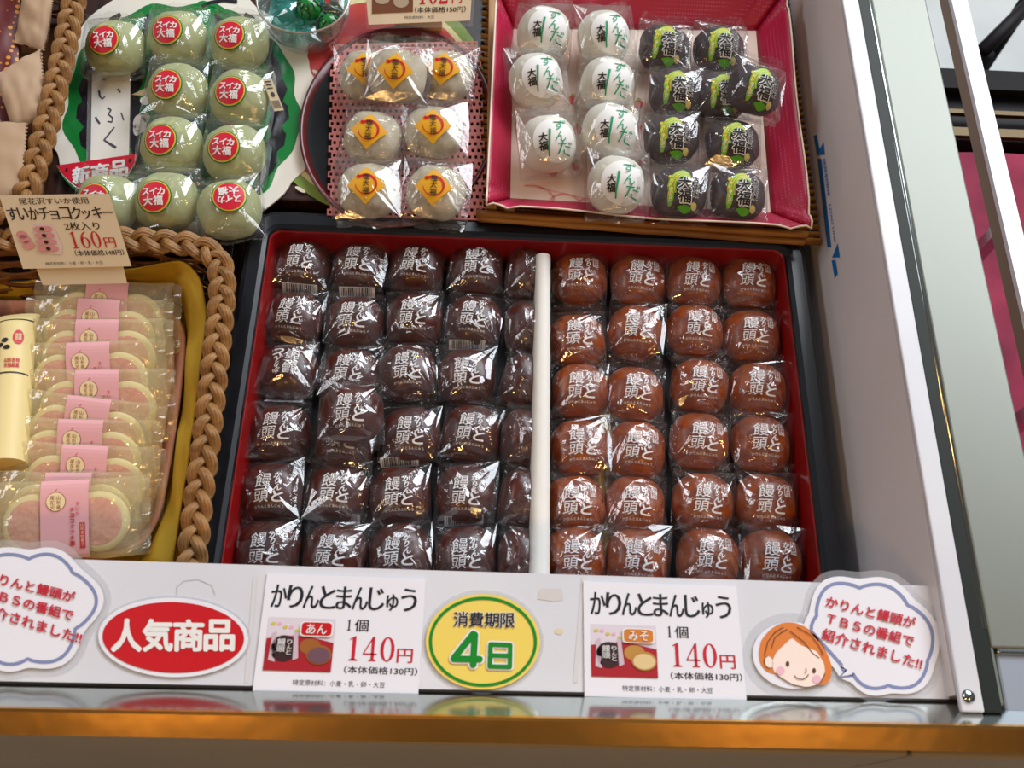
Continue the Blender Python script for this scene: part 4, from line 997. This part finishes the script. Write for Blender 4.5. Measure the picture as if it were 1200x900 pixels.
def front_basket():
    z = .088
    R_ = [P(-120, 285, z), P(60, 276, z), P(160, 279, z), P(232, 285, z), P(257, 300, z), P(261, 335, z), P(252, 420, z), P(243, 500, z), P(231, 590, z), P(221, 690, z), P(150, 704, z), P(-120, 700, z)]
    rim = smoothpath(R_, 110, 2, True)
    root = E_('wicker_basket', (-.36, -.04, -.006), 'tan wicker basket with plaited rim holding cookie packs', 'basket'); off = Vector((.36, .04, .006))
    c = sum(rim, Vector()) / len(rim)
    mb = MB(); braid(mb, [p + off for p in rim + [rim[0]]], .0125, wicker, n=330); O('plaited_rim', mb, root)
    mb = MB(); wicker_side(mb, [p + off for p in rim + [rim[0]]], .006, .084, wicker_d, 13); O('woven_side', mb, root)
    mb = MB(); low = [p + off + Vector((c.x - p.x, c.y - p.y, 0)).normalized() * .030 for p in rim]; mb.prism([(p.x, p.y) for p in low][::-1], .001, .005, wicker_d); O('woven_base', mb, root)
    # mustard lining
    N = 120; pr = smoothpath(rim, N, 1, True)
    def fn(u, v):
        i = int(round(u * N)) % N; p = pr[i]; d = Vector((c.x - p.x, c.y - p.y, 0)).normalized(); a = u * 2 * math.pi
        fold = .006 * math.sin(a * 7 + 3 * v) + .004 * math.sin(a * 17 + v * 5)
        ins = .014 + .03 * v if v < .6 else .032 + .22 * (v - .6) ** 1.0; top = .062 + .006 * math.sin(a * 3 + 1); top += (.030 - top) * max(0, min(1, (p.y - c.y) / .10 - .2))
        zz = top * (1 - v / .6) if v < .6 else 0
        if v >= .6: ins = .032 + (v - .6) * .20
        return p.xy.to_3d() + d * (ins + fold * (1 - .5 * v) * (.3 + v)) + Vector((0, 0, .004 + max(0, zz) + .003 * (1 + nz(u * 30, v * 6, 3)) * (1 if v > .5 else .5)))
    mb = MB(); mb.grid(fn, N, 14, mustard, True, True); O('lining_cloth', mb, label='mustard yellow cloth lining the front wicker basket', cat='cloth', solid=.0015)
    mb = MB(); zc = .052                     # loose corner of the lining folded over at the back right
    q = [(150, 318), (222, 303), (238, 330), (240, 380), (226, 470), (215, 560), (196, 655), (178, 655), (190, 560), (200, 470), (204, 400), (196, 365), (155, 338)]
    A = smoothpath([P(u, v, zc + dz) for u, v, dz in ((150, 316, .02), (214, 303, .022), (236, 325, .018), (243, 370, .012), (234, 440, .006), (224, 520, .0), (212, 600, -.004), (202, 668, -.006))], 60, 2)
    B = smoothpath([P(u, v, zc + dz) for u, v, dz in ((140, 340, -.03), (200, 340, -.026), (217, 360, -.028), (220, 410, -.03), (214, 480, -.034), (203, 560, -.036), (188, 625, -.038), (160, 664, -.04))], 60, 2)
    mb.grid(lambda u, v: A[round(u * 59)].lerp(B[round(u * 59)], v) + Vector((0, 0, .009 * math.sin(v * math.pi) + .006 * math.sin(u * 26 + v * 4) * math.sin(v * math.pi) + .003 * nz(u * 14, v * 4, 7))), 59, 14, mustard)
    O('folded_cloth', mb, label='mustard cloth fold along the right inside of the wicker basket', cat='cloth', solid=.0015)
    # pale wooden-look tray
    zt = .020; out = [P(u, v, zt + .012) for u, v in ((-60, 352), (150, 352), (200, 362), (218, 384), (217, 420), (211, 475), (201, 540), (189, 605), (172, 638), (142, 653), (100, 658), (-80, 664))]
    out = smoothpath(out, 90, 2, True); cc = sum(out, Vector()) / 90
    def tr(u, v):
        p = out[int(round(u * 90)) % 90]; d = Vector((cc.x - p.x, cc.y - p.y, 0)).normalized()
        s_ = [(0, .012), (.0025, .0128), (.010, .002), (.014, .0)][round(v * 3)]
        return p.xy.to_3d() + d * s_[0] + Vector((0, 0, zt + s_[1]))
    mb = MB(); mb.grid(tr, 90, 3, pinkwood, True, True); mb.add([tr(k / 90, 1) for k in range(90)], [list(range(90))], pinkwood)
    O('cookie_tray', mb, label='shallow pinkish wood grain tray under the cookie packs', cat='tray', solid=.001)
def cookies():
    yf = film('yellow_wrapper', (.99, .975, .86, 1), .17, .08, 1.8, .03, (.98, .90, .62, 1), bump=.15)
    ck = mat('cookie_cream', '#f0e2b8', .55); ckp = mat('cookie_pink', '#e49a9c', .6, col2='#eab0a8', scale=260, bump=.6, bscale=260); lb = mat('pink_label', '#ecb0b4', .5)
    w, h, t = .0605, .033, .0048
    def pillow(u, v, s):
        x = (2 * u - 1) * w; y = (2 * v - 1) * h; e_ = max(0, 1 - abs(2 * u - 1) ** 6) * max(0, 1 - abs(2 * v - 1) ** 4)
        return (x + .0008 * math.sin(v * 20) * (abs(2 * u - 1) > .9), y + .0006 * math.sin(u * 14), s * (t * e_ ** .5) + .0011 * nz(u * 9, v * 6, s * 3) + .0005 * nz(u * 25, v * 14, s * 5))
    mb = MB(); mb.grid(lambda u, v: pillow(u, v, 1), 40, 24, yf, False); mb.grid(lambda u, v: pillow(u, v, -1), 40, 24, yf, False)
    for sx in (-1, 1):
        n = 24; mb.add([(sx * (w + .0075 * j + (.0010 if (i % 2 and j) else 0)), (2 * i / n - 1) * h * (1 - .04 * j), .0016 * math.sin(i * .7) * j) for j in (0, 1) for i in range(n + 1)], [[i, i + 1, n + 2 + i, n + 1 + i] for i in range(n)], yf, False)
    me_w = mb.build('wrapper')
    def cookie(cx):
        m1 = MB(); m1.lathe([(0, .0035), (.0195, .0035), (.0235, .0030), (.0252, .0006), (.0250, -.0015), (.0225, -.0034), (0, -.0034)], ck, 40, (cx, -.003, 0))
        m2 = MB(); m2.lathe([(0, .0040), (.0188, .0039), (.0202, .0034)], ckp, 36, (cx, -.003, 0)); return m1.build('cookie'), m2.build('pink_icing')
    c1, c2 = cookie(-.0265), cookie(.0265)
    lbm = MB(); lx0, lx1 = -.019, .020
    def lab(x, y, o): u = (x / w + 1) / 2; v = (y / h + 1) / 2; e_ = max(0, 1 - abs(2 * u - 1) ** 6) * max(0, 1 - abs(2 * v - 1) ** 4); return (x, y, t * max(e_, .04) ** .5 + .0009 + o)
    lbm.grid(lambda u, v: lab(lx0 + u * (lx1 - lx0), -h * .97 + v * h * 1.95, 0), 10, 20, lb, False); me_l = lbm.build('paper_band')
    pm = MB(); brn = mat('print_brown', '#a0522d', .5); cr_ = mat('seal_cream', '#f4e0b0', .5); rp = mat('print_red', '#cf3a40', .5)
    def dsk(cx, cy, r, m_, o, n=24): pm.add([lab(cx + r * math.cos(2 * math.pi * k / n), cy + r * math.sin(2 * math.pi * k / n), o) for k in range(n)], [list(range(n))], m_, False)
    dsk(-.0062, .0150, .0080, brn, .0004); dsk(-.0062, .0150, .0076, cr_, .0006)
    for k, c in enumerate('尾花沢'): txt(pm, c, lambda a, b, k=k: lab(-.0106 + a * .0034, .0165 - k * .0040 + b * .0034, .0008), brn)
    for k, c in enumerate('山形県'): txt(pm, c, lambda a, b, k=k: lab(-.0056 + a * .0034, .0165 - k * .0040 + b * .0034, .0008), brn)
    for k, c in enumerate('すいか'): txt(pm, c, lambda a, b, k=k: lab(.0098 + a * .0030, .0110 - k * .0040 + b * .0032, .0005), rp)
    for k, c in enumerate('チョコクッキー'): txt(pm, c, lambda a, b, k=k: lab(.0052 + a * .0034, .0062 - k * .0046 + b * .0034, .0005), rp, .01)
    pm.add([lab(*q, .0005) for q in ((-.0070, .0238), (-.0050, .0262), (-.0058, .0240))], [[0, 1, 2]], rp, False)
    pm.add([lab(*q, .0005) for q in ((.0128, -.024), (.0172, -.024), (.0172, -.003), (.0128, -.003))], [[0, 1, 2, 3]], rp, False)
    for k in range(6): txt(pm, '山形名物菓子'[k], lambda a, b, k=k: lab(.0136 + a * .0028, -.0062 - k * .0032 + b * .0026, .0007), cr_)
    me_p = pm.build('print')
    # (left x, right x, top y at left, top y at right) of each pack's back edge in the photograph
    tops = [(50, 205, 326, 333), (40, 195, 346, 353), (37, 193, 373, 374), (25, 183, 402, 398), (35, 195, 432, 433), (28, 185, 455, 474), (12, 180, 488, 493), (20, 181, 517, 524), (0, 163, 552, 553), (-3, 157, 566, 558)]
    names = ['farthest back, below the price card', 'second from the back', 'third from the back', 'fourth from the back', 'fifth from the back', 'sixth from the back, tilted down to the right', 'fourth from the front', 'third from the front', 'just behind the front one', 'frontmost, fully seen']
    tilt = rad(27)
    for k, (x0, x1, y0, y1) in enumerate(tops):
        zt = .030 + .058 * math.sin(tilt) + (.012 if k == 9 else 0)
        a, b = P(x0, y0, zt), P(x1, y1, zt); mid = (a + b) / 2; rz = math.atan2(b.y - a.y, b.x - a.x)
        tl = tilt - (.12 if k == 9 else 0)
        m3 = Matrix.Rotation(rz, 3, 'Z') @ Matrix.Rotation(tl, 3, 'X')
        loc = mid - m3 @ Vector((0, h, 0))
        o = E_('cookie_pack', loc, 'yellow wrapped pack of two pink cookies, ' + names[k], 'cookie pack', 'cookie packs in the basket'); o.rotation_euler = (tl, R.uniform(-.03, .03), rz)
        def ch(n_, me, par=o): q = bpy.data.objects.new(n_, me); COLL.objects.link(q); q.parent = par; return q
        for c in (c1, c2): q = ch('cookie', c[0]); ch('pink_icing', c[1], q)
        ch('wrapper', me_w); q = ch('paper_band', me_l); ch('print', me_p, q)
    # price card standing at the back of the basket
    n = Vector((.05, -.62, .78)).normalized(); pz = P(75, 300, .100); S = lambda hh: (lambda u, v: PP(u, v, pz + n * hh, n))
    A = [(-1, 229), (128, 227), (154, 312), (27, 315)]
    def slab(mb, A, m_, h0, h1):
        fr = [S(h1)(*a) for a in A]; bk = [S(h0)(*a) for a in A]
        mb.add(fr + bk, [[0, 3, 2, 1], [4, 5, 6, 7]] + [[i, (i + 1) % 4, 4 + (i + 1) % 4, 4 + i] for i in range(4)], m_, False)
    mb = MB(); slab(mb, A, cream, 0, .0012); card = O('price_card', mb, label='cream price card with cookie photo standing above the cookie packs', cat='price card')
    mb = MB(); slab(mb, [(40, 308), (143, 306), (149, 332), (50, 334)], cream, -.0030, -.0022); O('card_foot', mb, card)
    Q = bil(*A, lambda u, v: (u, v)); s2 = S(.0016)
    def box(x0, y0, x1, y1, ss=s2): return bil(Q(x0, y1), Q(x1, y1), Q(x1, y0), Q(x0, y0), ss)
    L = MB(); txt(L, '尾花沢すいか使用', box(.16, .87, .79, .96), ink, 0, .01)
    for k, c in enumerate('すいかチョコクッキー'): sm = c in 'ョッ'; txt(L, c, box(.02 + k * .097, .66, .02 + k * .097 + (.075 if sm else .088), .83 if not sm else .78) if c != 'ー' else box(.02 + k * .097, .735, .105 + k * .097, .755), ink, 0, .022)
    txt(L, '2枚入り', box(.50, .51, .82, .62), ink, 0, .012); txt(L, '（本体価格148円）', box(.52, .155, .97, .235), ink, 0, .012); txt(L, '特定原材料：小麦・卵・乳・大豆', box(.22, .04, .75, .085), inkgrey); O('lettering', L, card)
    Dg = MB(); digits(Dg, '160', box(.50, .26, .80, .49), inkred); txt(Dg, '円', box(.82, .26, .92, .40), inkred, 0, .012); O('price_lettering', Dg, card)
    F = MB()
    def fl(pts, m_, ss): F.add([ss(*Q(*q)) for q in pts][::-1], [list(range(len(pts)))], m_, False)
    s3 = S(.0019); s4 = S(.0022); s5 = S(.0025)
    fl([(.20, .20), (.40, .18), (.43, .32), (.40, .60), (.22, .60), (.20, .4)], mat('photo_filmpink', '#e3c4bd', .5), s2)
    for (cx, cy, r) in ((.10, .40, .055), (.12, .32, .055), (.09, .46, .05)): fl(arcpts(cx, cy, r, r * 1.1, 0, 360, 18)[:-1], mat('photo_cookie', '#d98f8a', .5), s3)
    for j in range(4): fl(rpoly(.19 + .01 * j, .23 + .09 * j, .38 + .0 * j, .30 + .09 * j, .03), mat('photo_cookie', '#d98f8a', .5), s4); fl(arcpts(.29, .265 + .09 * j, .022, .025, 0, 360, 12)[:-1], ink, s5)
    O('photo', F, card)
    # wrapped sticks at the left
    cw = mat('stick_wrap', '#ead596', .5, bump=.2, bscale=60); ow = mat('stick_orange', '#e0a030', .5)
    for (p0, p1, r, m_, lab_, pr) in (((20, 372), (8, 545), .0165, cw, 'cream paper wrapped stick with red seal at the left edge', True), ((-24, 360), (-30, 560), .0150, ow, 'yellow wrapped stick at far left, mostly outside the frame', False)):
        zc = .050 if pr else .044; a, b = P(*p0, zc), P(*p1, zc); d = (b - a); Ln = d.length; d.normalize()
        o = E_('wrapped_stick', (a + b) / 2, lab_, 'wrapped sweet'); X = Vector((d.y, -d.x, 0)).normalized(); X = -X if X.x < 0 else X
        def cyl(u, v, rr=r, k=1.0):
            ang = 2 * math.pi * v; e_ = 1 if .10 < u else (.35 + 6.5 * u); f2 = 1 if u > .10 else 1
            return X * (rr * k * math.cos(ang) * (1.25 - .25 * min(1, u / .1) if u < .1 else 1)) + Vector((0, 0, rr * k * math.sin(ang) * min(1, e_))) + d * ((u - .5) * Ln)
        mb = MB(); mb.grid(cyl, 30, 28, m_, True); mb.add([cyl(1, k / 28) for k in range(28)], [list(range(28))], m_); mb.add([cyl(0, k / 28) for k in range(28)], [list(range(28))], m_); O('paper', mb, o)
        if pr:
            g = MB(); sf = lambda x, u, k=1.02: cyl(u, .25 - x / (2 * math.pi * r), r, k)
            def pd(cx, cu, rx, ru, m2, k): g.add([sf(cx + rx * math.cos(2 * math.pi * j / 20), cu + ru * math.sin(2 * math.pi * j / 20), k) for j in range(20)], [list(range(20))], m2, False)
            pd(.009, .20, .0045, .05, rp, 1.03); txt(g, '銘菓', lambda s_, t_: sf(.0065 + .005 * s_, .225 - .05 * t_, 1.045), cr_, .02)
            for x, u in ((-.006, .25), (.000, .27), (-.002, .22)): pd(x, u, .003, .015, ink, 1.03)
            txt(g, '山形名物', lambda s_, t_: sf(-.001 + .012 * s_, .375 - .03 * t_, 1.03), rp, .03); txt(g, '元祖銘菓', lambda s_, t_: sf(-.001 + .012 * s_, .41 - .03 * t_, 1.03), rp, .03)
            for u in (.06, .44): g.add([sf(-.02 + .04 * j / 10, u + s_ * .008, 1.03) for s_ in (0, 1) for j in range(11)], [[j, j + 1, 12 + j, 11 + j] for j in range(10)], ink, False)
            O('print', g, o)
def back_basket():
    z = .105
    R_ = [P(95, -40, z), P(86, 0, z), P(74, 60, z), P(58, 130, z), P(42, 190, z), P(28, 236, z), P(-40, 262, z), P(-160, 250, z), P(-160, -60, z)]
    rim = smoothpath(R_, 90, 2, True); c = sum(rim, Vector()) / len(rim); o0 = Vector((c.x, c.y, ZB))
    root = E_('wicker_basket', o0, 'tan plaited wicker basket with paper packets, cut by the top left corner', 'basket')
    mb = MB(); braid(mb, [p - o0 for p in rim + [rim[0]]], .0125, wicker, n=280); O('plaited_rim', mb, root)
    mb = MB(); wicker_side(mb, [p - o0 for p in rim + [rim[0]]], .004, .057, wicker_d, 9); O('woven_side', mb, root)
    mb = MB(); low = [p - o0 + Vector((c.x - p.x, c.y - p.y, 0)).normalized() * .030 for p in rim]; mb.prism([(p.x, p.y) for p in low][::-1], .0, .004, wicker_d); O('woven_base', mb, root)
    # dotted dark red bag
    m = bpy.data.materials.new('dotted_red'); m.use_nodes = True; nt = m.node_tree; b_ = nt.nodes['Principled BSDF']; b_.inputs['Roughness'].default_value = .4
    tcn = nt.nodes.new('ShaderNodeTexCoord'); vo = nt.nodes.new('ShaderNodeTexVoronoi'); vo.inputs['Scale'].default_value = 130; vo.inputs['Randomness'].default_value = .25; nt.links.new(tcn.outputs['Object'], vo.inputs[0])
    rp = nt.nodes.new('ShaderNodeValToRGB'); rp.color_ramp.elements[0].position = .30; rp.color_ramp.elements[1].position = .36; rp.color_ramp.elements[0].color = lin('#d08a2a'); rp.color_ramp.elements[1].color = lin('#5c1512'); nt.links.new(vo.outputs['Distance'], rp.inputs[0]); nt.links.new(rp.outputs[0], b_.inputs['Base Color'])
    mb = MB(); A = [P(-60, -30, .085), P(24, -30, .088), P(20, 160, .080), P(-60, 165, .078)]
    q4 = lambda u, v: (A[0].lerp(A[1], u)).lerp(A[3].lerp(A[2], u), v)
    mb.grid(lambda u, v: q4(u, v) + Vector((0, 0, .010 * math.sin(math.pi * u) * math.sin(math.pi * v) + .002 * nz(u * 7, v * 7, 1))), 20, 26, m); mb.grid(lambda u, v: q4(u, v) - Vector((0, 0, .026 * math.sin(math.pi * u) ** .3 * math.sin(math.pi * v) ** .3)), 20, 26, m)
    O('dotted_bag', mb, label='dark red bag with orange dots behind the paper packets', cat='bag')
    pp = mat('tan_paper', '#b89b7f', .7, col2='#ae8f70', scale=12, bump=.2, bscale=80)
    for k, (q, zc, lab) in enumerate(((((28, -20), (62, 0), (52, 60), (18, 50)), .100, 'tan paper packet with serrated edge, at the back of the basket'), (((-6, 88), (48, 56), (54, 140), (14, 150)), .106, 'tan paper packet with peaked top, in the middle of the basket'), (((-40, 143), (32, 143), (24, 232), (-40, 238)), .112, 'tan paper packet nearest the front, under the basket rim'))):
        A = [P(u, v, zc - .012 * (j > 1)) for j, (u, v) in enumerate(q)]
        def f4(u, v, s): 
            p = (A[0].lerp(A[1], u)).lerp(A[3].lerp(A[2], u), v); b = math.sin(math.pi * u) ** .5 * math.sin(math.pi * v) ** .5
            e_ = .0010 * (1 if int(v * 40) % 2 else -1) if u > .99 else 0
            return p + Vector((e_, 0, s * (.007 if s > 0 else .018) * b + .0022 * nz(u * 4 + k * 3, v * 4, s)))
        mb = MB(); mb.grid(lambda u, v: f4(u, v, 1), 24, 40, pp); mb.grid(lambda u, v: f4(u, v, -1), 24, 40, pp); O('paper_packet', mb, label=lab, cat='packet', group='paper packets in the back basket')
front_basket(); cookies(); back_basket()
